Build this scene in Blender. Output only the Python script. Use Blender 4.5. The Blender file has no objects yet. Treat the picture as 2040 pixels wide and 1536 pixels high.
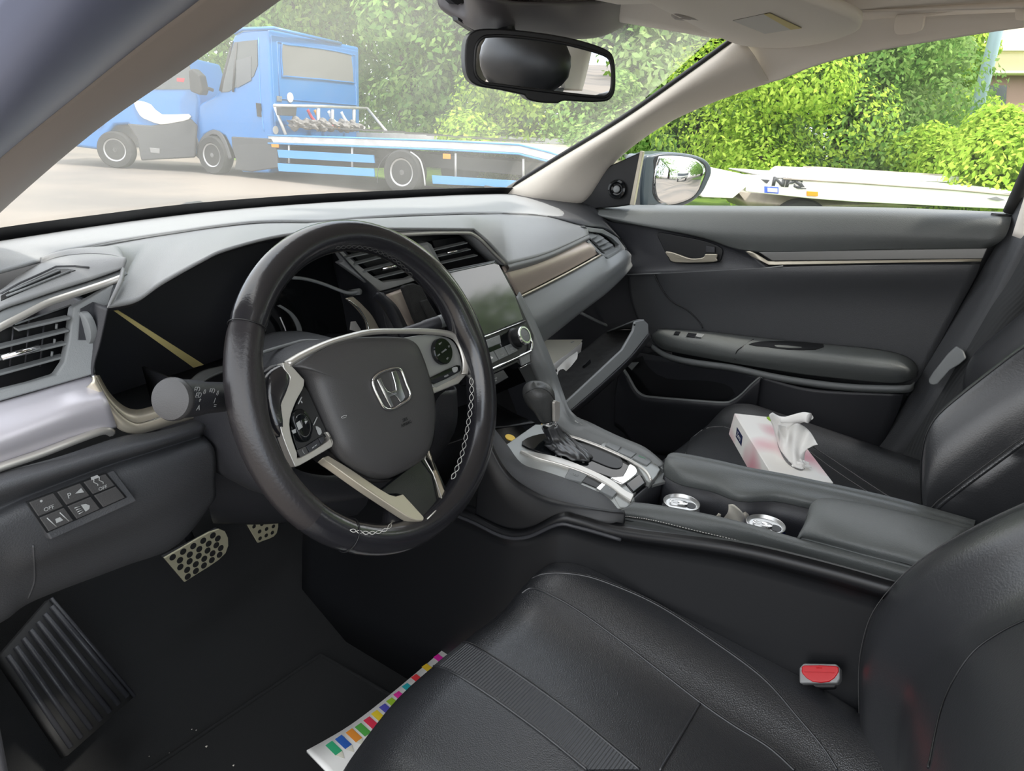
import bpy, bmesh, math, random
from mathutils import Vector as V, Matrix
from mathutils.bvhtree import BVHTree
R=math.radians
random.seed(7)
scn=bpy.context.scene
col=scn.collection
# ------------------------------------------------------------ camera
CP=V((-.924,-.551,.917)); yaw,pit,rol=R(55.87),R(19.47),R(3.61); FPX=1458.4
FW=V((math.sin(yaw)*math.cos(pit),math.cos(yaw)*math.cos(pit),-math.sin(pit)))
r0=V((math.cos(yaw),-math.sin(yaw),0)); u0=r0.cross(FW)
CR=r0*math.cos(rol)+u0*math.sin(rol); CU=-r0*math.sin(rol)+u0*math.cos(rol)
cam=bpy.data.cameras.new('camera'); co=bpy.data.objects.new('camera',cam); col.objects.link(co)
co.matrix_world=Matrix(((CR.x,CU.x,-FW.x,CP.x),(CR.y,CU.y,-FW.y,CP.y),(CR.z,CU.z,-FW.z,CP.z),(0,0,0,1)))
cam.sensor_width=36; cam.lens=36*FPX/2040; cam.clip_start=.01; cam.clip_end=300
scn.camera=co
# ------------------------------------------------------------ world, sun, exposure
w=bpy.data.worlds.new('sky'); scn.world=w; w.use_nodes=True
nt=w.node_tree; bg=nt.nodes['Background']
sky=nt.nodes.new('ShaderNodeTexNoise'); sky.inputs['Scale'].default_value=2.2; sky.inputs['Detail'].default_value=5
tc=nt.nodes.new('ShaderNodeTexCoord'); nt.links.new(tc.outputs['Generated'],sky.inputs['Vector'])
cr=nt.nodes.new('ShaderNodeValToRGB'); cr.color_ramp.elements[0].color=(.72,.84,1,1); cr.color_ramp.elements[0].position=.35
cr.color_ramp.elements[1].color=(1,.99,.97,1); cr.color_ramp.elements[1].position=.6
nt.links.new(sky.outputs['Fac'],cr.inputs['Fac']); nt.links.new(cr.outputs['Color'],bg.inputs['Color'])
bg.inputs['Strength'].default_value=2.1
sl=bpy.data.lights.new('sun','SUN'); sl.energy=3.0; sl.angle=R(4); sl.color=(1,.95,.86)
so=bpy.data.objects.new('sun',sl); col.objects.link(so)
so.rotation_euler=V((0.02,-1,1.5)).to_track_quat('Z','Y').to_euler(); so.location=(0,-5,9)
vs=scn.view_settings; vs.view_transform='Standard'; vs.look='None'; vs.gamma=1; vs.exposure=.62; vs.use_curve_mapping=False

# ------------------------------------------------------------ materials
M={}
def mat(n,c,rough=.5,metal=0,bump=None,spec=.5,coat=0,trans=0,var=None,wave=None,sheen=0):
    m=bpy.data.materials.new(n); m.use_nodes=True; t=m.node_tree; b=t.nodes['Principled BSDF']
    b.inputs['Base Color'].default_value=(*c,1); b.inputs['Roughness'].default_value=rough
    b.inputs['Metallic'].default_value=metal; b.inputs['Specular IOR Level'].default_value=spec
    b.inputs['Coat Weight'].default_value=coat; b.inputs['Coat Roughness'].default_value=.08 if rough<.3 else .24
    b.inputs['Sheen Weight'].default_value=sheen
    tcn=None
    if bump or var or wave:
        tcn=t.nodes.new('ShaderNodeTexCoord')
    if var:   # (scale, colour2, detail)
        nz=t.nodes.new('ShaderNodeTexNoise'); nz.inputs['Scale'].default_value=var[0]; nz.inputs['Detail'].default_value=4
        t.links.new(tcn.outputs['Object'],nz.inputs['Vector'])
        rp=t.nodes.new('ShaderNodeValToRGB'); rp.color_ramp.elements[0].position=.38; rp.color_ramp.elements[1].position=.62
        rp.color_ramp.elements[0].color=(*c,1); rp.color_ramp.elements[1].color=(*var[1],1)
        t.links.new(nz.outputs['Fac'],rp.inputs['Fac']); t.links.new(rp.outputs['Color'],b.inputs['Base Color'])
    if bump:  # (scale,strength)
        nz=t.nodes.new('ShaderNodeTexNoise' if bump[0]>0 else 'ShaderNodeTexVoronoi'); nz.inputs['Scale'].default_value=abs(bump[0])
        t.links.new(tcn.outputs['Object'],nz.inputs['Vector'])
        bp=t.nodes.new('ShaderNodeBump'); bp.inputs['Strength'].default_value=bump[1]; bp.inputs['Distance'].default_value=.001
        t.links.new(nz.outputs[0],bp.inputs['Height']); t.links.new(bp.outputs['Normal'],b.inputs['Normal'])
    if wave:  # (scale,strength,axis)
        wv=t.nodes.new('ShaderNodeTexWave'); wv.inputs['Scale'].default_value=wave[0]; wv.bands_direction=wave[2]
        t.links.new(tcn.outputs['Object'],wv.inputs['Vector'])
        bp=t.nodes.new('ShaderNodeBump'); bp.inputs['Strength'].default_value=wave[1]; bp.inputs['Distance'].default_value=.001
        t.links.new(wv.outputs['Fac'],bp.inputs['Height']); t.links.new(bp.outputs['Normal'],b.inputs['Normal'])
    M[n]=m; return m
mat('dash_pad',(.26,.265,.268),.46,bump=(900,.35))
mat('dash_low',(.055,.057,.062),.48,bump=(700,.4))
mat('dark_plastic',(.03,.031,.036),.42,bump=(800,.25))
mat('black_plastic',(.006,.0065,.008),.42)
mat('cover_grey',(.085,.078,.085),.5)
mat('mid_plastic',(.19,.20,.203),.45,bump=(900,.2))
mat('satin_silver',(.68,.66,.62),.42,.8)
mat('console_silver',(.34,.35,.34),.42,.45)
mat('bright_chrome',(.85,.85,.85),.12,1)
mat('champagne',(.58,.53,.43),.36,.6)
mat('brown_trim',(.50,.42,.36),.40,.3)
mat('violet_trim',(.62,.60,.65),.36,.45)
mat('piano_black',(.006,.007,.008),.08,spec=.35)
mat('spoke_black',(.006,.007,.008),.22,spec=.25)
mat('knob_leather',(.05,.052,.052),.42,bump=(600,.3))
mat('screen_glass',(.03,.034,.03),.07,spec=.9,coat=.5)
mat('rim_leather',(.016,.016,.019),.2,bump=(500,.1),spec=.85)
mat('worn_leather',(.02,.018,.02),.33,bump=(350,.2),spec=.6)
mat('pad_plastic',(.055,.054,.055),.42,bump=(1100,.25))
mat('seat_leather',(.022,.023,.026),.33,bump=(-700,.35),spec=.9,coat=.3)
mat('seat_plain',(.022,.023,.026),.36,bump=(500,.2),spec=.8,coat=.2)
mat('seat_ribbed',(.06,.062,.066),.36,wave=(85,.7,'Y'),spec=.6)
mat('leather_pad',(.11,.118,.116),.45,bump=(600,.35))
mat('stitch',(.62,.61,.58),.6)
mat('dark_stitch',(.06,.06,.06),.6)
mat('carpet',(.006,.0065,.007),.95,bump=(1500,.9))
mat('felt',(.028,.028,.028),.95,bump=(1200,.9),var=(60,(.018,.018,.018)))
mat('rubber',(.014,.014,.014),.7)
mat('headliner',(.84,.78,.70),.9,bump=(1500,.3))
mat('pillar_trim',(.62,.57,.50),.55,bump=(900,.2))
mat('pillar_left',(.36,.32,.29),.6)
mat('frame_blue',(.15,.17,.25),.4,spec=.4)
mat('belt_web',(.03,.032,.034),.7,wave=(220,.3,'X'))
mat('red_plastic',(.48,.004,.010),.3)
mat('clear_grey',(.22,.22,.22),.25)
mat('pedal_steel',(.50,.47,.33),.45,.2)
mat('icon_white',(.75,.75,.75),.5)
mat('icon_grey',(.34,.35,.35),.5)
mat('icon_green',(.05,.35,.12),.5)
mat('can_alu',(.62,.62,.61),.34,.9)
mat('door_trim',(.20,.20,.195),.4,.4)
mat('can_blue',(.02,.05,.30),.25,.7)
mat('can_silver',(.6,.62,.66),.28,.9)
mat('paper_white',(.82,.81,.78),.8)
mat('paper_cream',(.66,.64,.54),.7)
mat('tissue',(.86,.85,.83),.9,bump=(90,.3))
mat('crumpled',(.55,.52,.45),.85,bump=(120,.6))
mat('navy_print',(.02,.03,.09),.5)
mat('leaf_print',(.28,.50,.02),.5)
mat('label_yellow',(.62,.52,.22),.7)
mat('label_white',(.62,.60,.56),.7)
mat('coin_gold',(.55,.36,.06),.35,.8)
mat('amber',(.9,.28,.01),.3)
mat('red_lens',(.7,.02,.02),.3)
mat('truck_blue',(.022,.17,.45),.28,coat=.4)
mat('truck_blue_trim',(.08,.30,.62),.4)
mat('truck_grey',(.06,.062,.066),.6)
mat('truck_glass',(.03,.045,.05),.08,spec=.8)
mat('shade_grey',(.17,.17,.165),.7,wave=(4,.2,'Z'))
mat('tyre',(.03,.03,.03),.85)
mat('wheel_steel',(.42,.42,.42),.4,.7)
mat('galv',(.60,.60,.60),.45,.5,var=(6,(.5,.5,.5)))
mat('bed_white',(.85,.84,.80),.5)
mat('bed_dirty',(.45,.40,.33),.7,var=(5,(.33,.29,.24)))
mat('strap_red',(.5,.03,.05),.6); mat('strap_orange',(.75,.3,.05),.6); mat('tarp',(.20,.19,.18),.8,bump=(20,.6))
mat('asphalt',(.225,.19,.155),.9,bump=(60,.5),var=(.35,(.14,.125,.11)))
mat('grass',(.16,.26,.03),.9,bump=(40,.8),var=(3,(.09,.17,.02)))
mat('bark',(.07,.05,.035),.9,bump=(20,.8))
mat('wall_cream',(.80,.72,.55),.8)
mat('wall_brown',(.30,.20,.15),.8)
mat('win_dark',(.10,.11,.12),.2)
mat('pole_blue',(.42,.55,.66),.5)
mat('mirror_body',(.035,.05,.06),.3,coat=.5)
mat('blue_cloth',(.05,.12,.6),.6)
def mirror_mat():
    m=mat('mirror_glass',(.80,.82,.84),.0,1); return m
mirror_mat()
def leafmat(n,c1,c2,tr=.45):
    m=bpy.data.materials.new(n); m.use_nodes=True; t=m.node_tree; t.nodes.clear()
    o=t.nodes.new('ShaderNodeOutputMaterial'); mx=t.nodes.new('ShaderNodeMixShader'); d=t.nodes.new('ShaderNodeBsdfDiffuse'); tl=t.nodes.new('ShaderNodeBsdfTranslucent')
    g=t.nodes.new('ShaderNodeNewGeometry'); rp=t.nodes.new('ShaderNodeValToRGB'); rp.color_ramp.elements[0].color=(*c1,1); rp.color_ramp.elements[1].color=(*c2,1)
    t.links.new(g.outputs['Random Per Island'],rp.inputs['Fac']); t.links.new(rp.outputs['Color'],d.inputs['Color']); t.links.new(rp.outputs['Color'],tl.inputs['Color'])
    mx.inputs[0].default_value=tr; t.links.new(d.outputs[0],mx.inputs[1]); t.links.new(tl.outputs[0],mx.inputs[2]); t.links.new(mx.outputs[0],o.inputs[0]); M[n]=m
leafmat('leaf_yellow',(.26,.44,.05),(.56,.70,.12))
leafmat('leaf_mid',(.15,.32,.07),(.42,.60,.18))
leafmat('leaf_dark',(.07,.16,.035),(.28,.40,.08))
leafmat('leaf_pale',(.24,.40,.13),(.50,.64,.26))
def glassmat(n,haze,hcol,refl=.06):
    m=bpy.data.materials.new(n); m.use_nodes=True; t=m.node_tree; t.nodes.clear()
    o=t.nodes.new('ShaderNodeOutputMaterial'); tr=t.nodes.new('ShaderNodeBsdfTransparent'); gl=t.nodes.new('ShaderNodeBsdfGlossy'); gl.inputs['Roughness'].default_value=.02
    tl=t.nodes.new('ShaderNodeBsdfTranslucent'); tl.inputs['Color'].default_value=(*hcol,1); df=t.nodes.new('ShaderNodeBsdfDiffuse'); df.inputs['Color'].default_value=(*hcol,1)
    a=t.nodes.new('ShaderNodeMixShader'); a.inputs[0].default_value=.5; t.links.new(tl.outputs[0],a.inputs[1]); t.links.new(df.outputs[0],a.inputs[2])
    b=t.nodes.new('ShaderNodeMixShader')
    tcn=t.nodes.new('ShaderNodeTexCoord'); nz=t.nodes.new('ShaderNodeTexNoise'); nz.inputs['Scale'].default_value=5; nz.inputs['Detail'].default_value=6
    t.links.new(tcn.outputs['Object'],nz.inputs['Vector']); mr=t.nodes.new('ShaderNodeMapRange'); mr.inputs['From Min'].default_value=.3; mr.inputs['From Max'].default_value=.7
    mr.inputs['To Min'].default_value=haze*.75; mr.inputs['To Max'].default_value=haze*1.25
    t.links.new(nz.outputs['Fac'],mr.inputs['Value']); t.links.new(mr.outputs[0],b.inputs[0])
    t.links.new(tr.outputs[0],b.inputs[1]); t.links.new(a.outputs[0],b.inputs[2])
    c=t.nodes.new('ShaderNodeMixShader'); c.inputs[0].default_value=refl; t.links.new(b.outputs[0],c.inputs[1]); t.links.new(gl.outputs[0],c.inputs[2])
    t.links.new(c.outputs[0],o.inputs[0]); M[n]=m
glassmat('glass_windshield',.20,(.9,.87,.78),.05)
glassmat('glass_side',.02,(.9,.9,.9),.03)

# ------------------------------------------------------------ geometry helpers
def ray(px,py): return FW+CR*((px-1020)/FPX)+CU*((768-py)/FPX)
def onplane(px,py,p,n): v=ray(px,py); return CP+v*(((V(p)-CP).dot(V(n)))/v.dot(V(n)))
def UX(px,py,x): return onplane(px,py,(x,0,0),(1,0,0))
def UY(px,py,y): return onplane(px,py,(0,y,0),(0,1,0))
def UZ(px,py,z): return onplane(px,py,(0,0,z),(0,0,1))
def pts(l,ax=None,d=None):
    """pixels of the photo placed at a stated x, y or z distance"""
    out=[]
    for q in l:
        a=q[3] if len(q)>3 else ax; v=q[2] if len(q)>2 else d
        out.append({'x':UX,'y':UY,'z':UZ}[a](q[0],q[1],v))
    return out
def proj(p):
    d=V(p)-CP; z=d.dot(FW); return (1020+FPX*d.dot(CR)/z,768-FPX*d.dot(CU)/z)
def cr_pt(p,i,t,closed=False,corner=()):
    n=len(p)
    def g(k): return p[k%n] if closed else p[max(0,min(n-1,k))]
    a,b=g(i),g(i+1)
    ta=(b-g(i-1))*.5 if i not in corner else (b-a)*.0
    tb=(g(i+2)-a)*.5 if ((i+1)%n) not in corner else (b-a)*.0
    if i in corner: ta=(b-a)*1.0
    if ((i+1)%n) in corner: tb=(b-a)*1.0
    t2=t*t;t3=t2*t
    return a*(2*t3-3*t2+1)+ta*(t3-2*t2+t)+b*(-2*t3+3*t2)+tb*(t3-t2)
def smooth(p,k=6,closed=False,corner=()):
    p=[V(q) for q in p]; n=len(p); out=[]
    for i in range(n if closed else n-1):
        for j in range(k): out.append(cr_pt(p,i,j/k,closed,corner))
    if not closed: out.append(p[-1].copy())
    return out
def mk(name,verts,faces,m,parent=None,sm=True):
    me=bpy.data.meshes.new(name); me.from_pydata([tuple(v) for v in verts],[],faces); me.update()
    if sm: me.polygons.foreach_set('use_smooth',[True]*len(me.polygons))
    o=bpy.data.objects.new(name,me); col.objects.link(o)
    if m: me.materials.append(M[m] if isinstance(m,str) else m)
    if parent: o.parent=parent
    return o
def tag(o,label=None,cat=None,group=None,kind=None):
    if label:o['label']=label
    if cat:o['category']=cat
    if group:o['group']=group
    if kind:o['kind']=kind
    return o
def thing(name,label,cat,group=None,loc=None):
    o=bpy.data.objects.new(name,None); col.objects.link(o); o.empty_display_size=.05
    if loc is not None: o.location=loc
    return tag(o,label,cat,group)
def fix(t,loc):
    """move a thing's empty to its base while its parts stay where they are"""
    loc=V(loc); t.location=loc
    for c in t.children:
        c.matrix_parent_inverse=Matrix.Translation(-loc)
def sol(o,th,off=0,bev=0,seg=2):
    s=o.modifiers.new('s','SOLIDIFY'); s.thickness=th; s.offset=off
    if bev:
        b=o.modifiers.new('b','BEVEL'); b.width=bev; b.segments=seg; b.limit_method='ANGLE'; b.angle_limit=R(40)
    return o
def loft(name,rows,m,parent=None,ku=6,kv=4,corner=(),th=.003,lin=False,closed=False,vcorner=()):
    rows=[[V(q) for q in r] for r in rows]
    rr=[smooth(r,ku,closed,corner) for r in rows]
    n=len(rr[0]); grid=[]
    for i in range(len(rr)-1):
        kk=kv
        for j in range(kk):
            t=j/kk; row=[]
            for c in range(n):
                colp=[q[c] for q in rr]
                row.append(colp[i].lerp(colp[i+1],t) if lin else cr_pt(colp,i,t,False,vcorner))
            grid.append(row)
    grid.append(rr[-1])
    verts=[q for r in grid for q in r]; faces=[]
    for a in range(len(grid)-1):
        for b in range(n if closed else n-1):
            b2=(b+1)%n
            faces.append((a*n+b,a*n+b2,(a+1)*n+b2,(a+1)*n+b))
    o=mk(name,verts,faces,m,parent)
    if th: sol(o,th,0)
    return o
def tube(name,path,r,m,parent=None,seg=8,closed=False,k=0,flat=None,corner=()):
    p=[V(q) for q in path]
    rad=r if isinstance(r,(list,tuple)) else None
    if k:
        if rad:
            n0=len(p); rr=[]
            for i in range(n0-1):
                for j in range(k): rr.append(rad[i]+(rad[i+1]-rad[i])*j/k)
            rr.append(rad[-1]); rad=rr
        p=smooth(p,k,closed,corner)
    n=len(p); verts=[];faces=[]
    tn=(p[1]-p[0]).normalized(); up=V((0,0,1)) if abs(tn.z)<.9 else V((1,0,0))
    nrm=(up-tn*up.dot(tn)).normalized()
    for i in range(n):
        a=p[(i-1)%n] if (closed or i>0) else p[0]; b=p[(i+1)%n] if (closed or i<n-1) else p[-1]
        t=(b-a)
        if t.length>1e-9: tn=t.normalized()
        nrm=(nrm-tn*nrm.dot(tn)).normalized(); bn=tn.cross(nrm)
        rr=rad[i] if rad else r
        for s in range(seg):
            an=2*math.pi*s/seg; verts.append(p[i]+nrm*(math.cos(an)*rr)+bn*(math.sin(an)*rr*(flat or 1)))
    for i in range(n if closed else n-1):
        for s in range(seg):
            i2=(i+1)%n; faces.append((i*seg+s,i*seg+(s+1)%seg,i2*seg+(s+1)%seg,i2*seg+s))
    if not closed: faces.append(tuple(range(seg))[::-1]); faces.append(tuple((n-1)*seg+s for s in range(seg)))
    return mk(name,verts,faces,m,parent)
def slab(name,poly,m,parent=None,vec=None,th=.004,bev=.001,k=0,corner=(),seg=2,sm=True):
    """flat outline with real thickness pushed along vec (away from the viewer of the face)"""
    p=[V(q) for q in poly]
    if k: p=smooth(p,k,True,corner)
    n=len(p)
    if vec is None:
        nn=V((0,0,0)); c=sum(p,V((0,0,0)))/n
        for i in range(n): nn+=(p[i]-c).cross(p[(i+1)%n]-c)
        nn.normalize()
        if nn.dot(CP-c)>0: nn=-nn
        vec=nn*th
    vec=V(vec)
    verts=p+[q+vec for q in p]
    faces=[tuple(range(n)),tuple(range(2*n-1,n-1,-1))]+[(i,i+n,(i+1)%n+n,(i+1)%n) for i in range(n)]
    o=mk(name,verts,faces,m,parent,sm)
    bm=bmesh.new(); bm.from_mesh(o.data); bmesh.ops.recalc_face_normals(bm,faces=bm.faces); bm.to_mesh(o.data); bm.free()
    if sm: o.data.polygons.foreach_set('use_smooth',[True]*len(o.data.polygons))
    if bev:
        b=o.modifiers.new('b','BEVEL'); b.width=bev; b.segments=seg; b.limit_method='ANGLE'; b.angle_limit=R(35)
    ws=o.modifiers.new('w','WEIGHTED_NORMAL'); ws.keep_sharp=False
    return o
def box(name,c,s,m,parent=None,bev=.004,rot=None):
    c=V(c); h=V(s)/2; vs_=[V((x*h.x,y*h.y,z*h.z)) for x in(-1,1) for y in(-1,1) for z in(-1,1)]
    if rot is not None: vs_=[rot@v for v in vs_]
    vs_=[v+c for v in vs_]
    f=[(0,1,3,2),(4,6,7,5),(0,4,5,1),(2,3,7,6),(0,2,6,4),(1,5,7,3)]
    o=mk(name,vs_,f,m,parent)
    if bev:
        b=o.modifiers.new('b','BEVEL'); b.width=bev; b.segments=3
    o.modifiers.new('w','WEIGHTED_NORMAL')
    return o
def frame(n):
    n=V(n).normalized(); a=V((0,0,1)) if abs(n.z)<.9 else V((0,1,0)); x=a.cross(n).normalized(); return x,n.cross(x),n
def lathe(name,prof,o0,axis,m,parent=None,seg=32,sx=1,cap=True):
    """prof: list of (radius, height along axis)"""
    x,y,n=frame(axis); o0=V(o0); verts=[];faces=[]
    for r,h in prof:
        for s in range(seg):
            a=2*math.pi*s/seg; verts.append(o0+x*(math.cos(a)*r*sx)+y*(math.sin(a)*r)+n*h)
    for i in range(len(prof)-1):
        for s in range(seg):
            faces.append((i*seg+s,i*seg+(s+1)%seg,(i+1)*seg+(s+1)%seg,(i+1)*seg+s))
    faces.append(tuple(range(seg))[::-1])
    if cap: faces.append(tuple((len(prof)-1)*seg+s for s in range(seg)))
    o=mk(name,verts,faces,m,parent)
    e=o.modifiers.new('e','EDGE_SPLIT'); e.split_angle=R(40)
    return o
def dome(name,poly,hs,m,parent,nv,k=0,corner=(),back=.006):
    """outline swelling to a rounded pad: hs = list of (scale toward centre, height along nv)"""
    p=[V(q) for q in poly]
    if k:p=smooth(p,k,True,corner)
    c=sum(p,V((0,0,0)))/len(p); nv=V(nv); n=len(p); verts=[q-nv*back for q in p]; rings=1
    for s,h in hs:
        verts+=[c+(q-c)*s+nv*h for q in p]; rings+=1
    verts.append(c+nv*hs[-1][1]); ci=len(verts)-1; faces=[]
    for a in range(rings-1):
        for i in range(n): faces.append((a*n+i,a*n+(i+1)%n,(a+1)*n+(i+1)%n,(a+1)*n+i))
    for i in range(n): faces.append(((rings-1)*n+i,(rings-1)*n+(i+1)%n,ci))
    faces.append(tuple(range(n))[::-1])
    return mk(name,verts,faces,m,parent)
def bvh(o,eps=0):
    dg=bpy.context.evaluated_depsgraph_get(); dg.update(); return BVHTree.FromObject(o,dg)
def onsurf(tree,px,py,lift=.0,fallback=None):
    v=ray(px,py).normalized(); h,n,i,d=tree.ray_cast(CP,v)
    if h is None: return fallback
    if n.dot(v)>0:n=-n
    return h+n*lift
def surfline(tree,l,lift=0,k=6,closed=False):
    l2=smooth([V((a,b,0)) for a,b in l],k,closed); out=[]
    for q in l2:
        h=onsurf(tree,q.x,q.y,lift)
        if h is not None: out.append(h)
    return out
def txt(name,s,p0,xd,yd,h,m,parent=None,ext=.0002,al='CENTER',wx=1,off=0):
    """lettering: h = cap height, p0 = middle of the text, xd/yd reading and up directions"""
    cu=bpy.data.curves.new('t','FONT'); cu.body=s; cu.size=h/.7; cu.extrude=0; cu.offset=off; cu.align_x=al; cu.align_y='CENTER'; cu.resolution_u=3
    to=bpy.data.objects.new('t',cu); col.objects.link(to); dg=bpy.context.evaluated_depsgraph_get(); dg.update()
    me=bpy.data.meshes.new_from_object(to.evaluated_get(dg)); bpy.data.objects.remove(to)
    xd=V(xd).normalized(); yd=V(yd); yd=(yd-xd*yd.dot(xd)).normalized(); n=xd.cross(yd)
    if n.dot(CP-V(p0))<0: n=-n
    for v in me.vertices: c=v.co.copy(); v.co=V(p0)+xd*c.x*wx+yd*c.y+n*ext
    me.materials.clear(); me.materials.append(M[m]); o=bpy.data.objects.new(name,me); col.objects.link(o)
    sol(o,.0002)
    if parent:o.parent=parent
    return o
def bil(q,u,v): return q[0].lerp(q[1],u).lerp(q[3].lerp(q[2],u),v)

# ============================================================ CAR SHELL (setting)
# floor: flat footwell rising to the toe board
fl=loft('floor',[[(-.74,-1.9,.0),(0,-1.9,.0),(.74,-1.9,.0)],[(-.74,-.6,.0),(0,-.6,0),(.74,-.6,0)],[(-.74,.30,.0),(0,.30,.0),(.74,.30,.0)],
   [(-.74,.52,.10),(0,.52,.10),(.74,.52,.10)],[(-.74,.66,.34),(0,.66,.34),(.74,.66,.34)],[(-.74,.68,.62),(0,.68,.62),(.74,.68,.62)]],'carpet',lin=True,th=.01)
tag(fl,kind='structure')
# roof lining with header
ce=loft('ceiling',[[(-.56,.10,1.085),(0,.20,1.10),(.53,.02,1.10)],[(-.58,-.1,1.125),(0,0,1.15),(.56,-.12,1.125)],[(-.58,-.5,1.14),(0,-.5,1.185),(.58,-.5,1.14)],
   [(-.58,-1.1,1.13),(0,-1.1,1.17),(.58,-1.1,1.13)],[(-.5,-1.7,1.05),(0,-1.75,1.08),(.5,-1.7,1.05)]],'headliner',ku=8,th=.012)
tag(ce,kind='structure')
# passenger roof rail over the side window
lowr=pts([(1475,78,.545),(1520,162,.60),(1620,132,.612),(1700,110,.62),(1870,80,.625),(2060,52,.63),(2300,30,.63)],'x')
ra=loft('trim_1',[lowr,[q+V((-.012,0,.02)) for q in lowr],[q+V((-.055,0,.055)) for q in lowr],[V((q.x-.12,q.y,1.13)) for q in lowr]],'headliner',ku=5,th=.004)
tag(ra,kind='structure')
# passenger A pillar
up=pts([(985,398,.64),(1010,384,.62),(1110,322,.60),(1245,240,.575),(1375,150,.555),(1475,78,.545)],'x')
lo=pts([(1120,412,.66),(1160,396,.665),(1215,320,.655),(1300,254,.64),(1400,205,.625),(1530,158,.598)],'x')
mid=[a.lerp(b,.45)+V((-.03,-.012,.0)) for a,b in zip(up,lo)]
pa=loft('trim_2',[[q+V((.035,.035,0)) for q in up],up,mid,lo,[q+V((.03,.0,0)) for q in lo]],'pillar_trim',ku=5,th=.003)
tag(pa,kind='structure')
tag(tube('trim_3',[q+V((.006,.012,.004)) for q in up],.0055,'black_plastic',k=4),kind='structure')
# driver A pillar (out of focus, near the camera) and the door frame beyond it
a1=pts([(-80,500,-.615),(0,418,-.600),(180,262,-.585),(370,128,-.575),(545,2,-.565),(700,-110,-.56),(840,-210,-.56)],'x')
a2=pts([(-80,385,-.665),(0,308,-.655),(180,160,-.645),(290,72,-.64),(385,0,-.635),(520,-110,-.63),(650,-210,-.63)],'x')
tag(loft('trim_4',[[q+V((-.03,.13,.0)) for q in a1],[q+V((-.004,.02,.003)) for q in a1],a1,[a.lerp(b,.5)+V((-.004,-.012,-.004)) for a,b in zip(a1,a2)],a2],'pillar_left',th=.004),kind='structure')
a3=pts([(-120,300,-.73),(0,190,-.73),(110,70,-.73),(200,-40,-.73),(260,-120,-.73),(330,-200,-.73),(400,-270,-.73)],'x')
a4=[q+V((-.02,-.05,.04)) for q in a3]
tag(loft('trim_5',[a2,[a.lerp(b,.5)+V((-.005,-.01,-.008)) for a,b in zip(a2,a3)],a3,a4],'frame_blue',th=.004),kind='structure')
# rear cabin
sh=loft('wall_right',[[(.70,-.62,-.02),(.70,-1.2,-.02),(.66,-1.75,.0)],[(.71,-.62,.4),(.71,-1.2,.4),(.66,-1.75,.4)],[(.69,-.62,.80),(.68,-1.2,.83),(.62,-1.75,.86)]],'dark_plastic',th=.01)
tag(sh,kind='structure')
sh=loft('wall_left',[[(-.70,-.75,-.02),(-.70,-1.2,-.02),(-.66,-1.75,.0)],[(-.71,-.75,.4),(-.71,-1.2,.4),(-.66,-1.75,.4)],[(-.69,-.75,.80),(-.68,-1.2,.83),(-.62,-1.75,.86)]],'dark_plastic',th=.01)
tag(sh,kind='structure')
tag(loft('wall_rear',[[(-.7,-1.76,-.02),(0,-1.78,-.02),(.7,-1.76,-.02)],[(-.62,-1.78,.5),(0,-1.80,.5),(.62,-1.78,.5)],[(-.60,-1.78,.84),(0,-1.82,.84),(.60,-1.78,.84)]],'dark_plastic',th=.01),kind='structure')
for n_,s in (('trim_6',1),('trim_7',-1)):
    tag(loft(n_,[[(s*.60,-1.55,1.10),(s*.62,-1.65,.98),(s*.63,-1.75,.85)],[(s*.50,-1.70,1.06),(s*.54,-1.78,.97),(s*.58,-1.85,.86)]],'headliner',th=.02),kind='structure')
tag(loft('trim_13',[[(-.70,-.98,0),(-.71,-.98,.45),(-.69,-.98,.82),(-.60,-.98,1.13)],[(-.63,-.93,0),(-.64,-.93,.45),(-.63,-.93,.82),(-.56,-.95,1.13)],[(-.63,-1.04,0),(-.64,-1.04,.45),(-.63,-1.04,.82),(-.56,-1.06,1.13)]],'pillar_left',th=.01),kind='structure')
# driver side sill
tag(box('trim_8',(-.72,-.25,.03),(.10,1.1,.10),'pad_plastic',bev=.02),kind='structure')
# firewall side kick panels
tag(loft('wall_front',[[(-.74,.70,-.02),(0,.72,-.02),(.74,.70,-.02)],[(-.74,.70,.72),(0,.72,.72),(.74,.70,.72)]],'black_plastic',th=.01),kind='structure')
tag(loft('trim_9',[[(-.745,.16,-.02),(-.745,.7,-.02)],[(-.735,.16,.45),(-.735,.7,.5)]],'dark_plastic',th=.008,lin=True),kind='structure')
tag(loft('trim_12',[[(.715,.10,-.02),(.715,.7,-.02)],[(.725,.10,.45),(.725,.7,.5)],[(.73,.10,.74),(.73,.7,.76)]],'dark_plastic',th=.008,lin=True),kind='structure')
# ---- windshield
wb=[(-.74,.30,.762),(-.60,.405,.762),(-.42,.48,.762),(-.237,.54,.762),(0,.575,.762),(.20,.58,.762),(.42,.575,.762),(.60,.55,.762),(.70,.50,.762)]
wt=[(-.60,.06,1.10),(-.50,.11,1.105),(-.36,.15,1.11),(-.2,.18,1.115),(0,.20,1.12),(.16,.20,1.12),(.30,.17,1.115),(.44,.11,1.11),(.54,.03,1.10)]
wb=[V(q) for q in wb]; wt=[V(q) for q in wt]
def bowed(f): return [a.lerp(b,f)+V((0,.05*math.sin(math.pi*f),.03*math.sin(math.pi*f)))*math.sin(math.pi*i/8)**.5 for i,(a,b) in enumerate(zip(wb,wt))]
win=thing('window_1',None,None); tag(win,kind='structure')
loft('glass',[bowed(f) for f in (0,.25,.5,.75,1)],'glass_windshield',win,th=0)
loft('black_border',[[q+V((0,-.004,-.004)) for q in bowed(-.01)],[q+V((0,-.004,-.003)) for q in bowed(.035)]],'black_plastic',win,th=0)
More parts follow.
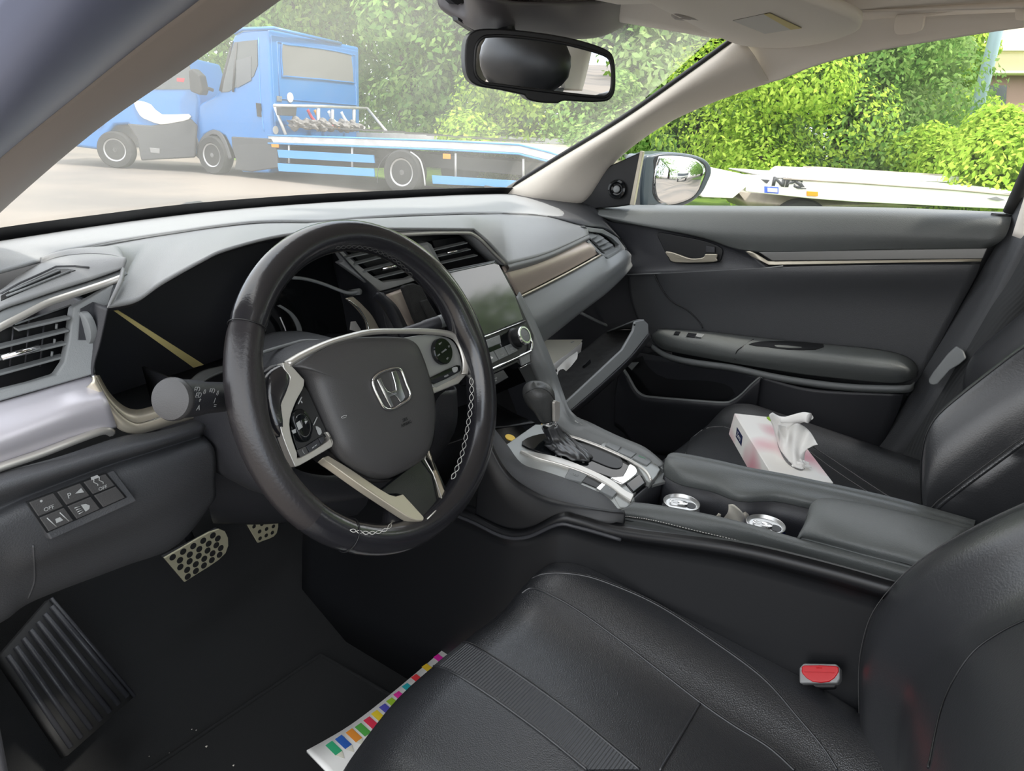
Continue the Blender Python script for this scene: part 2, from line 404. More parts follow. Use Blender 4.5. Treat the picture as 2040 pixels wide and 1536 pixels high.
loft('cowl',[[q+V((0,-.002,-.012)) for q in wb],[q+V((0,.05,-.012)) for q in wb]],'black_plastic',win,th=.004)
# passenger side window glass
win=thing('window_2',None,None); tag(win,kind='structure')
loft('glass',[pts([(1290,412,.72),(1640,412,.72),(2020,424,.72)],'x'),pts([(1300,250,.66),(1680,110,.66),(2080,40,.66)],'x')],'glass_side',win,th=0)
# wiper outside
t=thing('windshield_wiper','black wiper blade lying at the foot of the windshield outside','wiper')
tube('blade',pts([(335,424,.57),(375,413,.58),(398,410,.59)],'y'),.006,'rubber',t); tube('arm',pts([(345,421,.575),(372,409,.585),(399,406,.6)],'y'),.005,'black_plastic',t)
box('hinge',UY(396,411,.592),(.02,.012,.014),'black_plastic',t)

# ============================================================ DASHBOARD
dash=thing('dashboard','grey soft-topped dashboard with brown metallic trim behind the steering wheel','dashboard')
D=dash
W=[(-.745,.27),(-.70,.33),(-.62,.385),(-.50,.44),(-.43,.47),(-.36,.495),(-.28,.52),(-.2,.54),(-.1,.555),(0,.562),(.08,.565),(.16,.567),(.25,.567),(.33,.566),(.40,.564),(.46,.56),(.52,.55),(.59,.535),(.66,.50)]
K=pts([(80,521,.275),(105,511,.29),(130,501,.305),(170,493,.32),(215,484,.34),(250,478,.352),(300,470,.365),(360,461,.375),(420,452,.385),(500,443,.395),(560,441,.395),(640,441,.39),(720,434,.39),(800,429,.385),(920,425,.37),(960,425,.36),(1000,425,.35),(1090,431,.305),(1165,450,.245)],'y')
K0=pts([(-60,560,.24)],'y')+K; Wp=[V((-.78,.22,.755))]+[V((a,b,.757)) for a,b in W]
Wm=[a.lerp(b,.55)+V((0,0,.004)) for a,b in zip(Wp,K0)]
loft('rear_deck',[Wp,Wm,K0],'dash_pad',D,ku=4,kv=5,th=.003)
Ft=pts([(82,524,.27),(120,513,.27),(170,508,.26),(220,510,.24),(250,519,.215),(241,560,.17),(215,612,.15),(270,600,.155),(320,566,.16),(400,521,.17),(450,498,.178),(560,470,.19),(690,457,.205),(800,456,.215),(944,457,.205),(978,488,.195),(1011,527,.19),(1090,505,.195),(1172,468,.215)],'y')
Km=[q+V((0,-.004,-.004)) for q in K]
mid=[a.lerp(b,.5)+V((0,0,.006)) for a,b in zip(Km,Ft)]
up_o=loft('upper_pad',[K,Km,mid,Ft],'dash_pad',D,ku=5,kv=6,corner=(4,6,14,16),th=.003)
# rolled lip of the pad: turns under
lipL=Ft[6:13]; lipR=Ft[16:19]
loft('hood_lip',[lipL,[q+V((.002,.008,-.006)) for q in lipL],[q+V((.006,.03,-.012)) for q in lipL]],'dark_plastic',D,ku=5,kv=3,th=0)
loft('pad_edge',[[q for q in lipR],[q+V((0,-.004,-.007)) for q in lipR],[q+V((0,.01,-.02)) for q in lipR]],'dash_pad',D,ku=5,kv=4,th=0)
# instrument cavity
cav=pts([(215,612,.155),(270,600,.16),(320,566,.165),(400,521,.175),(450,498,.183),(560,470,.195),(690,457,.21)],'y')
cb=[V((-.52,.33,.69)),V((-.48,.34,.715)),V((-.44,.35,.73)),V((-.38,.35,.738)),V((-.32,.35,.74)),V((-.25,.35,.74)),V((-.15,.35,.735))]
loft('binnacle_roof',[cav,cb],'dark_plastic',D,ku=4,kv=3,th=.002)
cl=pts([(186,745,.165),(200,800,.16),(245,832,.155),(330,838,.16),(430,800,.17),(560,760,.18),(700,720,.19),(830,660,.19)],'y')
slab('binnacle_back',[(-.60,.35,.53),(-.12,.35,.53),(-.12,.35,.74),(-.46,.35,.735),(-.58,.35,.69)],'dark_plastic',D,vec=(0,.01,0),bev=0)
loft('binnacle_left_wall',[pts([(215,612,.152),(200,680,.157),(186,745,.162),(210,810,.16)],'y'),[V((-.56,.35,.72)),V((-.57,.35,.66)),V((-.57,.35,.60)),V((-.56,.35,.55))]],'dark_plastic',D,lin=True,th=.002)
loft('binnacle_floor',[cl,[V((-.62+.06*i,.35,.555+.005*i)) for i in range(8)]],'dark_plastic',D,lin=True,th=.002)
# right wall of the cavity, toward the centre vent
loft('binnacle_right_wall',[pts([(672,500,.235),(715,545,.235),(755,582,.22),(790,640,.2),(800,700,.19)],'y'),[V((-.14,.34,.75)),V((-.14,.34,.70)),V((-.14,.34,.66)),V((-.14,.34,.60)),V((-.14,.34,.56))]],'dark_plastic',D,lin=True,th=.002)
# long strip at the lens edge, its reflected light painted in as pale yellow
slab('lens_edge_glint',pts([(226,619,.20),(236,619,.20),(406,727,.26),(386,733,.26)],'y'),'label_yellow',D,th=.002,bev=.0004)
# lower bezel sweeping right under the cavity
loft('cluster_bezel',[pts([(345,790,.17),(372,765,.19),(400,742,.21),(430,733,.225),(470,725,.23)],'y'),pts([(388,793,.165),(395,775,.175),(412,757,.19),(445,741,.21),(480,731,.22)],'y')],'mid_plastic',D,ku=5,th=.003)
# instrument cluster
clu=slab('instrument_cluster',pts([(470,700,.31),(520,560,.315),(580,500,.325),(660,500,.33),(720,560,.33),(745,640,.31),(730,690,.30),(560,740,.30)],'y'),'piano_black',D,vec=(0,.01,0),k=5,bev=.002)
loft('cluster_arc_left',[pts([(552,609,.285),(575,625,.285),(589,648,.285),(594,672,.285)],'y'),pts([(558,607,.285),(583,624,.285),(598,646,.285),(603,670,.285)],'y')],'mid_plastic',clu,th=.002)
tube('needle',pts([(558,632,.28),(568,655,.28),(574,676,.28)],'y'),.0009,'icon_white',clu)
tube('lens_rim',pts([(582,553,.25),(610,556,.25),(645,566,.25),(690,583,.24),(712,581,.235)],'y'),.0025,'mid_plastic',clu,k=5)
slab('silver_wing',pts([(690,594,.24),(704,590,.24),(722,606,.235),(742,628,.23),(757,655,.225),(734,658,.225),(730,638,.23),(712,614,.235)],'y'),'champagne',D,th=.006,bev=.002,k=3,corner=(0,1,4,5))
tube('wing_edge',pts([(694,597,.238),(715,615,.232),(730,640,.228),(735,657,.224)],'y'),.0012,'bright_chrome',D,k=5)
t=tube('trip_knob',[UY(690,584,.27),UY(716,581,.235)],.0048,'mid_plastic',D,seg=14)
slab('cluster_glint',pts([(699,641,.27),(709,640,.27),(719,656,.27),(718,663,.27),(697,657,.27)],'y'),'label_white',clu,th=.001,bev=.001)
# dark curved housing and brown trim right of the cluster
loft('cluster_cowl',[pts([(742,590,.20),(765,615,.2),(785,650,.19),(800,680,.18)],'y'),pts([(752,582,.19),(780,612,.185),(798,650,.18),(812,680,.17)],'y'),pts([(762,584,.195),(792,614,.195),(812,650,.19),(822,680,.18)],'y')],'dark_plastic',D,ku=5,th=.003)
loft('centre_trim',[pts([(760,594,.215),(790,640,.205),(806,672,.20)],'y'),pts([(772,586,.20),(806,636,.19),(822,668,.185)],'y'),pts([(808,572,.215),(834,632,.20),(845,668,.195)],'y')],'brown_trim',D,ku=6,kv=6,th=.003)
slab('vent_underside',pts([(755,583,.23),(800,572,.225),(930,570,.2),(880,700,.2),(780,700,.21)],'y'),'dark_plastic',D,vec=(0,.02,0),bev=.002)

# ---- left end vent housing
def rowy(l): return pts(l,'y')
hT=rowy([(-60,606,.25),(0,582,.262),(45,548,.272),(84,526,.27),(125,514,.265),(172,509,.255),(222,511,.235),(250,520,.213)])
hB=rowy([(-60,650,.19),(0,616,.195),(45,600,.198),(90,585,.20),(130,572,.20),(170,560,.20),(215,545,.20),(248,533,.198)])
hm=[a.lerp(b,.5)+V((0,-.004,.006)) for a,b in zip(hT,hB)]
vt=loft('side_vent_top',[hT,hm,hB],'dash_pad',D,ku=4,kv=5,th=.003)
hB2=[q+V((0,-.004,-.006)) for q in hB]
hC=rowy([(-60,682,.182),(0,648,.186),(45,625,.19),(90,602,.193),(130,588,.194),(170,575,.194),(215,560,.193),(242,550,.19)])
loft('side_vent_band',[[q+V((0,.003,-.003)) for q in hB],hB2,hC],'mid_plastic',D,ku=4,kv=2,th=.002)
tube('side_vent_chrome',[q+V((0,-.002,-.001)) for q in hC],.0035,'satin_silver',D,k=4)
# defroster slot
vtb=bvh(vt)
def vts(l,h=.0006): return [w_ for w_ in (onsurf(vtb,a,b,h) for a,b in l) if w_ is not None]
df=slab('defroster_slot',vts([(2,590),(30,574),(70,556),(112,536),(135,536),(151,539),(120,550),(62,573),(20,592),(2,600)]),'black_plastic',D,vec=(0,.0,-.002),bev=.0003)
for a,b in (((20,583),(120,541)),((14,592),(140,542))): 
    L_=vts([a,((a[0]+b[0])/2,(a[1]+b[1])/2),b],.0012)
    if len(L_)>1: tube('slot_louvre',L_,.0011,'mid_plastic',df)
tube('slot_lip',vts([(2,586),(40,565),(80,547),(112,532),(150,531),(178,534)],.0004),.0012,'dash_low',D)
# side panel with thumb wheel
slab('side_vent_frame',rowy([(-60,830,.17),(0,800,.17),(192,745,.165),(188,712,.168),(205,660,.172),(229,566,.185),(146,612,.19),(142,640,.187),(137,680,.182),(128,722,.176),(112,746,.173),(60,762,.172),(0,777,.172),(-60,794,.172)]),'mid_plastic',D,vec=(.0,.012,-.002),bev=.002)
sv=slab('side_air_vent',rowy([(-60,700,.20),(0,662,.205),(150,610,.21),(140,760,.2),(-60,830,.2)]),'black_plastic',D,vec=(0,.01,0),bev=0)
for (a,b) in (((36,656),(141,632)),((-50,704),(138,657)),((-50,726),(134,683)),((-50,758),(130,709))):
    slab('vane',[UY(a[0],a[1],.185),UY(b[0],b[1],.185),UY(b[0],b[1],.185)+V((0,.010,.0005)),UY(a[0],a[1],.185)+V((0,.010,.0005))],'mid_plastic',sv,vec=(0,0,-.0022),bev=.0006)
tube('vane_slider',rowy([(3,713,.180),(78,692,.180)]),.0028,'bright_chrome',sv)
for p_ in ((112,652),(108,682),(103,707)): tube('cross_vane',[UY(p_[0],p_[1]+3,.19),UY(p_[0]+1,p_[1]-7,.19)],.0012,'mid_plastic',sv)
for x_ in (20,50,80): tube('rear_vane',[UY(x_,730,.199),UY(x_+8,640,.199)],.001,'dark_plastic',sv)
slab('wheel_slot',rowy([(160,615,.183),(186,601,.183),(189,608,.182),(184,678,.176),(156,677,.176)]),'dark_plastic',sv,th=.001,bev=.0003)
tw=lathe('thumb_wheel',[(.014,-.004),(.0165,-.003),(.017,0),(.0165,.003),(.014,.004)],UY(170,653,.183),(1,0,.0),'mid_plastic',sv,seg=40)
# ---- left metal trim
m1=rowy([(-70,822,.175),(0,802,.175),(70,782,.174),(130,764,.173),(190,747,.172)])
m2=rowy([(-70,850,.150),(0,832,.150),(75,808,.150),(135,786,.150),(202,775,.150)])
m3=rowy([(-70,900,.132),(0,880,.132),(80,850,.132),(145,826,.132),(216,806,.134)])
m4=rowy([(-70,945,.142),(0,922,.142),(85,893,.142),(150,870,.142),(232,850,.142)])
loft('left_metal_trim',[m1,m2,m3,m4],'violet_trim',D,ku=4,kv=8,th=.003)
tube('left_trim_bead',rowy([(-70,957,.137),(0,931,.137),(80,904,.137),(150,877,.137),(205,858,.139),(222,862,.143)]),.0042,'satin_silver',D,k=4)
# silver L bracket around the cavity's lower corner
La=rowy([(186,748,.150),(208,790,.147),(234,822,.145),(260,841,.144),(286,843,.145),(352,821,.150),(410,798,.155)])
Lb=rowy([(172,771,.155),(198,803,.150),(222,838,.146),(244,857,.144),(280,861,.145),(340,845,.150),(400,828,.155)])
loft('silver_bracket',[La,[a.lerp(b,.4)+V((0,-.004,0)) for a,b in zip(La,Lb)],Lb],'champagne',D,ku=5,kv=3,th=.003)
tube('bracket_highlight',La,.0014,'bright_chrome',D,k=5)
Lc=rowy([(196,748,.165),(216,782,.162),(240,806,.160),(262,816,.160),(290,814,.162),(355,792,.167),(412,772,.17)])
loft('bracket_inner',[La,Lc],'champagne',D,ku=5,kv=2,th=.002)
# ---- driver's knee panel
P0=rowy([(-90,985,.135),(0,946,.135),(120,912,.135),(242,872,.135),(312,862,.136),(410,834,.15)])
P1=rowy([(-90,1010,.105),(0,972,.105),(120,935,.105),(240,900,.108),(318,880,.112),(406,852,.13)])
P2=rowy([(-90,1050,.120),(0,1010,.120),(60,985,.122),(200,932,.124),(300,900,.128),(404,868,.14)])
P3=rowy([(-90,1075,.105),(0,1040,.105),(70,1010,.106),(222,952,.108),(320,920,.110),(418,884,.120)])
P4=rowy([(-90,1135,.108),(0,1100,.108),(90,1090,.108),(262,1010,.112),(345,965,.116),(427,905,.124)])
P5=rowy([(-90,1190,.135),(0,1160,.135),(80,1130,.135),(262,1060,.137),(352,1015,.14),(427,950,.145)])
P6=rowy([(-90,1275,.185),(0,1238,.185),(60,1196,.187),(240,1128,.19),(348,1085,.195),(418,995,.19)])
P7=[q+V((0,.10,.012)) for q in P6]
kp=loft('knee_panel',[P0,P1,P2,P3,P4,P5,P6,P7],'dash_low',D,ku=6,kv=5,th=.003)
loft('knee_panel_end',[[P0[-1],P2[-1],P4[-1],P6[-1]],[q+V((.02,.10,0)) for q in (P0[-1],P2[-1],P4[-1],P6[-1])]],'dash_low',D,th=.002)
tube('panel_crease',surfline(bvh(kp),[(66,1086),(69,1130),(68,1160),(56,1192)],.0),.0009,'dash_low',D)
# dark fill between knee panel and centre stack (behind column)
loft('column_surround',[rowy([(395,838,.20),(560,800,.21),(760,740,.22),(900,700,.22),(985,660,.21)]),rowy([(415,1000,.22),(560,1010,.24),(760,1000,.26),(880,960,.24),(985,860,.23)]),rowy([(425,1040,.34),(560,1040,.36),(760,1010,.36),(880,980,.36),(985,880,.33)])],'dark_plastic',D,th=.004)

# ---- switch panel (six push switches)
sp=thing('switch_panel','small panel of six square push switches low on the left of the dashboard','switch panel')
kb=bvh(kp)
c4=[onsurf(kb,*q,.0) for q in ((45,1001),(218,935),(263,996),(92,1073))]
cen=sum(c4,V((0,0,0)))/4; nrm=(c4[1]-c4[0]).cross(c4[3]-c4[0]).normalized()
if nrm.dot(CP-cen)<0:nrm=-nrm
c4=[q-nrm*((q-cen).dot(nrm))+nrm*.010 for q in c4]
slab('bezel',c4,'dash_low',sp,vec=-nrm*.014,bev=.0015)
B4=[onplane(*q,cen+nrm*.0055,nrm) for q in ((52,1002),(234,936),(258,1000),(92,1074))]
B4=[onplane(*q,cen+nrm*.0115,nrm) for q in ((54,1001),(213,942),(254,991),(95,1062))]
slab('switch_gap_plate',[B4[0]-nrm*.0008,B4[1]-nrm*.0008,B4[2]-nrm*.0008,B4[3]-nrm*.0008],'black_plastic',sp,vec=-nrm*.002,bev=0)
labs=[('OFF','▲'),('P',''),('OFF','~'),('/ \\',''),('D',''),('','')]
k_=0
for r_i in range(2):
    for c_i in range(3):
        u0_,u1_=c_i/3+.02,(c_i+1)/3-.02; v0_,v1_=r_i/2+.02,(r_i+1)/2-.02
        q=[bil(B4,u0_,v0_),bil(B4,u1_,v0_),bil(B4,u1_,v1_),bil(B4,u0_,v1_)]
        s_=slab('push_switch',q,'pad_plastic',sp,vec=-nrm*.004,bev=.0008)
        c_=sum(q,V((0,0,0)))/4; xd=q[1]-q[0]; yd=q[0]-q[3]; X_=xd.normalized(); Y_=yd.normalized()
        if k_==0: txt('lettering','OFF',c_-Y_*.004,xd,yd,.0035,'icon_grey',s_); lathe('indicator',[(.0011,0),(.0011,.0003)],c_+Y_*.005-X_*.002,nrm,'icon_grey',s_,seg=10)
        if k_==1:
            txt('lettering','P',c_-X_*.004,xd,yd,.0050,'icon_grey',s_); slab('sensor_icon',[c_+X_*.001+nrm*.0003,c_+X_*.008+Y_*.003+nrm*.0003,c_+X_*.008-Y_*.002+nrm*.0003],'icon_grey',s_,th=.0002,bev=0)
        if k_==2:
            txt('lettering','OFF',c_-Y_*.005,xd,yd,.0033,'icon_grey',s_)
            for dx in(-.0025,.0025): tube('skid_icon',[c_+X_*(dx+.001*math.sin(j*1.6))+Y_*(-.001+.0016*j)+nrm*.0003 for j in range(6)],.0004,'icon_grey',s_,seg=5)
            slab('car_icon',[c_+X_*a+Y_*b+nrm*.0003 for a,b in((-.004,.0065),(.004,.0065),(.003,.0095),(-.003,.0095))],'icon_grey',s_,th=.0002,bev=0)
        if k_==3:
            tube('lane_icon',[c_+X_*-.006+Y_*.005+nrm*.0003,c_+X_*-.0035-Y_*.006+nrm*.0003],.0005,'icon_grey',s_,seg=5)
            tube('lane_icon',[c_+X_*.005+Y_*.005+nrm*.0003,c_+X_*.0075-Y_*.006+nrm*.0003],.0005,'icon_grey',s_,seg=5)
            slab('car_icon',[c_+X_*a+Y_*b+nrm*.0003 for a,b in((-.002,-.003),(.004,-.003),(.003,.001),(-.001,.001))],'icon_grey',s_,th=.0002,bev=0)
        if k_==4:
            slab('lamp_icon',[c_+X_*a+Y_*b+nrm*.0003 for a,b in((-.001,-.004),(.003,-.003),(.005,0),(.003,.003),(-.001,.004))],'icon_grey',s_,th=.0002,bev=0)
            for j in range(4): tube('beam_icon',[c_+X_*-.007+Y_*(-.0035+j*.0023)+nrm*.0003,c_+X_*-.0025+Y_*(-.003+j*.002)+nrm*.0003],.0004,'icon_grey',s_,seg=5)
        k_+=1

# ---- centre vents
cvf=slab('centre_vent_surround',rowy([(674,500,.243),(686,520,.243),(676,524,.243),(757,581,.230),(773,577,.228),(818,563,.225),(880,540,.22),(878,530,.225),(812,556,.228),(764,562,.233),(745,551,.237),(707,522,.243),(683,500,.247)]),'dash_pad',D,vec=(.0,.012,.0),bev=.002)
slab('centre_vent_cavity',rowy([(665,470,.275),(800,462,.27),(925,464,.255),(952,476,.25),(1004,524,.235),(1000,545,.235),(890,560,.25),(760,566,.265)]),'black_plastic',D,vec=(0,.01,0),bev=0)
o_=[(760,461),(797,461),(860,458),(925,457),(942,461),(962,474),(985,497),(1011,523)]
i_=[(765,469),(800,469),(860,466),(924,466),(938,469),(954,481),(975,503),(1001,528)]
dd=[.222,.22,.217,.212,.21,.206,.202,.196]
oa=[UY(a[0],a[1],b) for a,b in zip(o_,dd)]; ia=[UY(a[0],a[1],b) for a,b in zip(i_,dd)]
loft('vent_hood_band',[oa,[a.lerp(b,.5)+V((0,-.003,0)) for a,b in zip(oa,ia)],ia,[q+V((0,.03,0)) for q in ia]],'dash_pad',D,ku=4,kv=2,th=.002,vcorner=(2,))
tube('vent_hood_chrome',[a.lerp(b,.72)+V((0,-.0035,0)) for a,b in zip(oa,ia)],.0032,'satin_silver',D,k=4)
def vane(a,b,y,par,dep=.009): 
    A,B=UY(a[0],a[1],y[0]),UY(b[0],b[1],y[1])
    return slab('vane',[A,B,B+V((0,dep,.001)),A+V((0,dep,.001))],'mid_plastic',par,vec=(0,0,-.002),bev=.0006)
vl=slab('centre_air_vent',rowy([(700,505,.268),(800,480,.262),(830,555,.255),(765,562,.26)]),'black_plastic',D,vec=(0,.004,0),bev=0)
for a,b in (((690,513),(800,490)),((707,526),(803,501)),((722,541),(826,515)),((742,556),(820,537))): vane(a,b,(.238,.228),vl)
tube('vane_slider',rowy([(762,536,.230),(795,528,.226)]),.0028,'bright_chrome',vl)
vr=slab('centre_air_vent',rowy([(862,480,.25),(925,470,.245),(985,520,.24),(890,545,.245)]),'black_plastic',D,vec=(0,.004,0),bev=0)
for a,b in (((858,500),(932,483)),((866,512),(938,496)),((872,526),(952,508))): vane(a,b,(.226,.218),vr)
tube('vane_slider',rowy([(891,504,.221),(919,498,.219)]),.0026,'bright_chrome',vr)
hz=slab('hazard_switch',rowy([(824,487,.226),(852,482,.224),(860,487,.223),(882,530,.216),(880,548,.215),(862,552,.217)]),'mid_plastic',D,vec=(0,.014,0),bev=.0015)
slab('button_cap',rowy([(836,490,.2225),(852,487,.222),(872,521,.215),(868,530,.215),(856,530,.216)]),'dash_pad',hz,th=.002,bev=.001)
slab('triangle_mark',rowy([(855,503,.2150),(864,512,.2150),(857,514,.2150)]),'icon_white',hz,th=.0006,bev=0)

# ---- passenger side trim
s1=rowy([(1000,531,.205),(1050,520,.207),(1110,501,.21),(1170,480,.215)])
s2=rowy([(1012,556,.192),(1065,538,.194),(1125,514,.197),(1180,490,.202)])
s3=rowy([(1030,590,.190),(1080,565,.192),(1140,534,.195),(1193,504,.198)])
loft('passenger_metal_trim',[s1,s2,s3],'brown_trim',D,ku=5,kv=8,th=.003)
tube('passenger_trim_bead',rowy([(1024,597,.186),(1080,570,.187),(1140,539,.188),(1196,508,.190)]),.0022,'champagne',D,k=4)
g1=rowy([(1024,600,.188),(1080,573,.189),(1140,542,.190),(1195,511,.192),(1210,516,.19),(1240,499,.196),(1251,502,.21)])
g2=rowy([(1052,650,.155),(1090,628,.157),(1145,592,.16),(1190,560,.165),(1218,540,.168),(1244,520,.178),(1256,514,.20)])
g3=rowy([(1062,668,.160),(1090,650,.162),(1150,606,.166),(1195,575,.170),(1222,553,.176),(1244,534,.185),(1256,522,.21)])
g4=rowy([(1072,686,.19),(1095,668,.192),(1150,624,.195),(1195,590,.197),(1222,566,.2),(1242,545,.205),(1254,530,.22)])
loft('passenger_knee_pad',[g1,[a.lerp(b,.5)+V((0,-.004,0)) for a,b in zip(g1,g2)],g2,g3,g4,[q+V((0,.10,.01)) for q in g4]],'mid_plastic',D,ku=4,kv=4,th=.003)
# dash end next to the door
e1=rowy([(1165,450,.245),(1205,455,.25),(1236,478,.25),(1254,506,.225)])
loft('dash_end',[e1,[q+V((.03,.04,-.01)) for q in e1],[q+V((.06,.12,-.02)) for q in e1]],'dash_low',D,ku=5,th=.003)
loft('dash_end_top',[rowy([(1000,425,.35),(1090,431,.305),(1165,449,.245),(1207,455,.25),(1238,478,.25)]),[V((.46,.56,.757)),V((.59,.535,.757)),V((.655,.45,.757)),V((.67,.38,.752)),V((.68,.33,.745))]],'dash_low',D,ku=5,th=.003)
# right end vent
rvf=slab('side_vent_surround',rowy([(1166,452,.225),(1203,457,.235),(1230,473,.235),(1246,494,.215),(1246,499,.210),(1212,515,.190),(1196,508,.190),(1170,482,.208),(1174,478,.21),(1198,503,.197),(1210,509,.197),(1236,495,.215),(1234,488,.222),(1219,474,.232),(1200,465,.236),(1174,462,.228)]),'mid_plastic',D,vec=(0,.014,0),bev=.0015)
ve=slab('side_air_vent',rowy([(1172,463,.245),(1200,466,.25),(1236,492,.24),(1210,510,.22),(1174,480,.235)]),'black_plastic',D,vec=(0,.006,0),bev=0)
for a,b in (((1178,475),(1190,470)),((1187,482),(1204,474)),((1193,489),(1213,481)),((1200,497),(1222,488)),((1206,504),(1230,495))):
    A,B=UY(*a,.212),UY(*b,.225); slab('vane',[A,B,B+V((0,.02,.008)),A+V((0,.02,.008))],'mid_plastic',ve,vec=(0,0,-.003),bev=.0008)
# underside and glove compartment opening
slab('glove_opening_back',[(.12,.42,.30),(.66,.42,.30),(.66,.42,.64),(.12,.42,.64)],'black_plastic',D,vec=(0,.01,0),bev=0)
loft('dash_underside',[[q+V((0,.10,.01)) for q in g4],[V((q.x,.42,.63)) for q in g4]],'black_plastic',D,th=.003,lin=True)
tube('damper_rod',rowy([(1144,617,.33),(1190,640,.30),(1234,660,.26)]),.004,'mid_plastic',D)

# ============================================================ CENTRE DISPLAY AND CLIMATE UNIT
du=thing('display_unit','black glass touch screen unit with climate buttons and volume knob','screen')
dn=V((0,-.87,.5)).normalized(); dp=V((.09,.150,.64))
def DU(px,py,h=0): return onplane(px,py,dp+dn*h,dn)
slab('housing',[DU(*q) for q in ((872,541),(987,520),(1010,549),(1064,668),(1062,700),(965,745),(930,700),(880,560))],'black_plastic',du,vec=-dn*.03,bev=.002)
slab('screen',[DU(*q,.001) for q in ((868,549),(984,524),(994,527),(1026,588),(1043,637),(952,673),(905,640))],'screen_glass',du,vec=-dn*.003,bev=.001)
loft('top_edge',[[DU(868,549,.0015),DU(984,524,.0015)],[DU(868,543,-.004),DU(986,519,-.004)]],'mid_plastic',du,lin=True,th=.001)
tube('chrome_strip',[DU(940,683,.003),DU(958,674,.003),DU(1046,640,.003)],.0016,'bright_chrome',du)
slab('gloss_strip',[DU(*q,.002) for q in ((946,686),(1048,644),(1058,668),(958,712))],'piano_black',du,vec=-dn*.003,bev=.0008)
b_=slab('home_button',[DU(*q,.007) for q in ((958,681),(996,667),(999,683),(972,694))],'mid_plastic',du,vec=-dn*.006,bev=.0012)
xd=DU(996,667,.007)-DU(958,681,.007); yd=DU(1000,660)-DU(1010,690)
txt('lettering','HOME',DU(983,678,.0075),xd,(0,.5,.87),.0028,'icon_grey',b_)
kc=DU(1024,676,.0)
lathe('volume_knob',[(.0185,0),(.0185,.004),(.0155,.006),(.0155,.022),(.0145,.024)],kc,dn,'black_plastic',du,seg=40)
kn=[o for o in du.children if o.name.startswith('volume_knob')][0]
lathe('knob_ring',[(.0155,.0215),(.0157,.0235),(.0145,.0255),(.0118,.0255),(.0118,.023)],kc,dn,'bright_chrome',kn,seg=40)
lathe('knob_face',[(.0115,.023),(.0112,.0246),(.0085,.025)],kc,dn,'mid_plastic',kn,seg=32)
txt('lettering','AUTO',kc+dn*.0253,xd,(0,.5,.87),.0024,'icon_grey',kn)
cb4=[DU(*q,.004) for q in ((940,717),(1024,682),(1033,698),(952,738))]
ic=['','F','W','R']
for i in range(4):
    u0_,u1_=i/4+.01,(i+1)/4-.01
    q=[bil(cb4,u0_,.0),bil(cb4,u1_,.0),bil(cb4,u1_,1),bil(cb4,u0_,1)]
    s_=slab('climate_button',q,'mid_plastic',du,vec=-dn*.004,bev=.0008); c_=sum(q,V((0,0,0)))/4; X_=(q[1]-q[0]).normalized(); Y_=(q[0]-q[3]).normalized()
    if i==1: 
        slab('car_icon',[c_+X_*a+Y_*b+dn*.0004 for a,b in((-.004,-.002),(.004,-.002),(.004,.0005),(.002,.001),(.001,.003),(-.002,.003),(-.003,.001),(-.004,.0005))],'icon_white',s_,th=.0002,bev=0)
    if i>1:
        for j in range(3): tube('heat_icon',[c_+X_*(-.0025+.0025*j+.0005*math.sin(k*1.7))+Y_*(-.003+.0012*k)+dn*.0004 for k in range(5)],.00035,'icon_grey',s_,seg=5)
        slab('window_icon',[c_+X_*a+Y_*b+dn*.0003 for a,b in((-.0042,-.0045),(.0042,-.0045),(.0034,-.0035),(-.0034,-.0035))],'icon_grey',s_,th=.0002,bev=0)
tube('chrome_bead',[DU(*q,.006) for q in ((955,748),(972,739),(1050,703),(1058,696),(1060,684),(1056,674))],.0024,'bright_chrome',du,k=4,corner=(1,))
slab('lower_strip',[DU(*q,.001) for q in ((940,758),(1058,704),(1059,722),(1040,730),(1030,722),(1020,727),(960,756))],'black_plastic',du,vec=-dn*.02,bev=.001)
s_=slab('seat_heat_button',[DU(*q,.004) for q in ((1036,711),(1055,702),(1057,720),(1041,728))],'mid_plastic',du,vec=-dn*.004,bev=.0008)
c_=DU(1048,716,.0045); slab('seat_icon',[c_+V((a,0,b)) for a,b in((-.002,-.003),(.002,-.003),(.0025,-.002),(-.0002,-.002),(.001,.003),(0,.003))],'icon_grey',s_,th=.0002,bev=0)
tube('lower_chrome',[DU(1037,733,.003),DU(1057,723,.003)],.0009,'bright_chrome',du)
s_=slab('airbag_indicator',[DU(*q,.0) for q in ((940,765),(1003,736),(1014,752),(950,788))],'dark_plastic',du,vec=-dn*.015,bev=.0015)
txt('lettering','PASSENGER\nAIRBAG',DU(985,757,.0006),xd,(0,.5,.87),.0022,'icon_grey',s_)

# ---- black felt phone rest left of the screen
t=thing('felt_phone_rest','black felt-covered rest standing left of the touch screen behind the wheel rim','phone holder')
slab('felt_panel',rowy([(803,571,.175),(807,568,.175),(825,564,.175),(840,570,.174),(856,602,.168),(888,655,.16),(880,668,.16),(846,672,.165),(826,630,.17)]),'felt',t,vec=(0,.008,-.002),bev=.002)
slab('felt_flap',rowy([(838,600,.166),(852,596,.165),(884,648,.156),(876,660,.156),(862,650,.158)]),'felt',t,vec=(0,.004,-.001),bev=.0015)

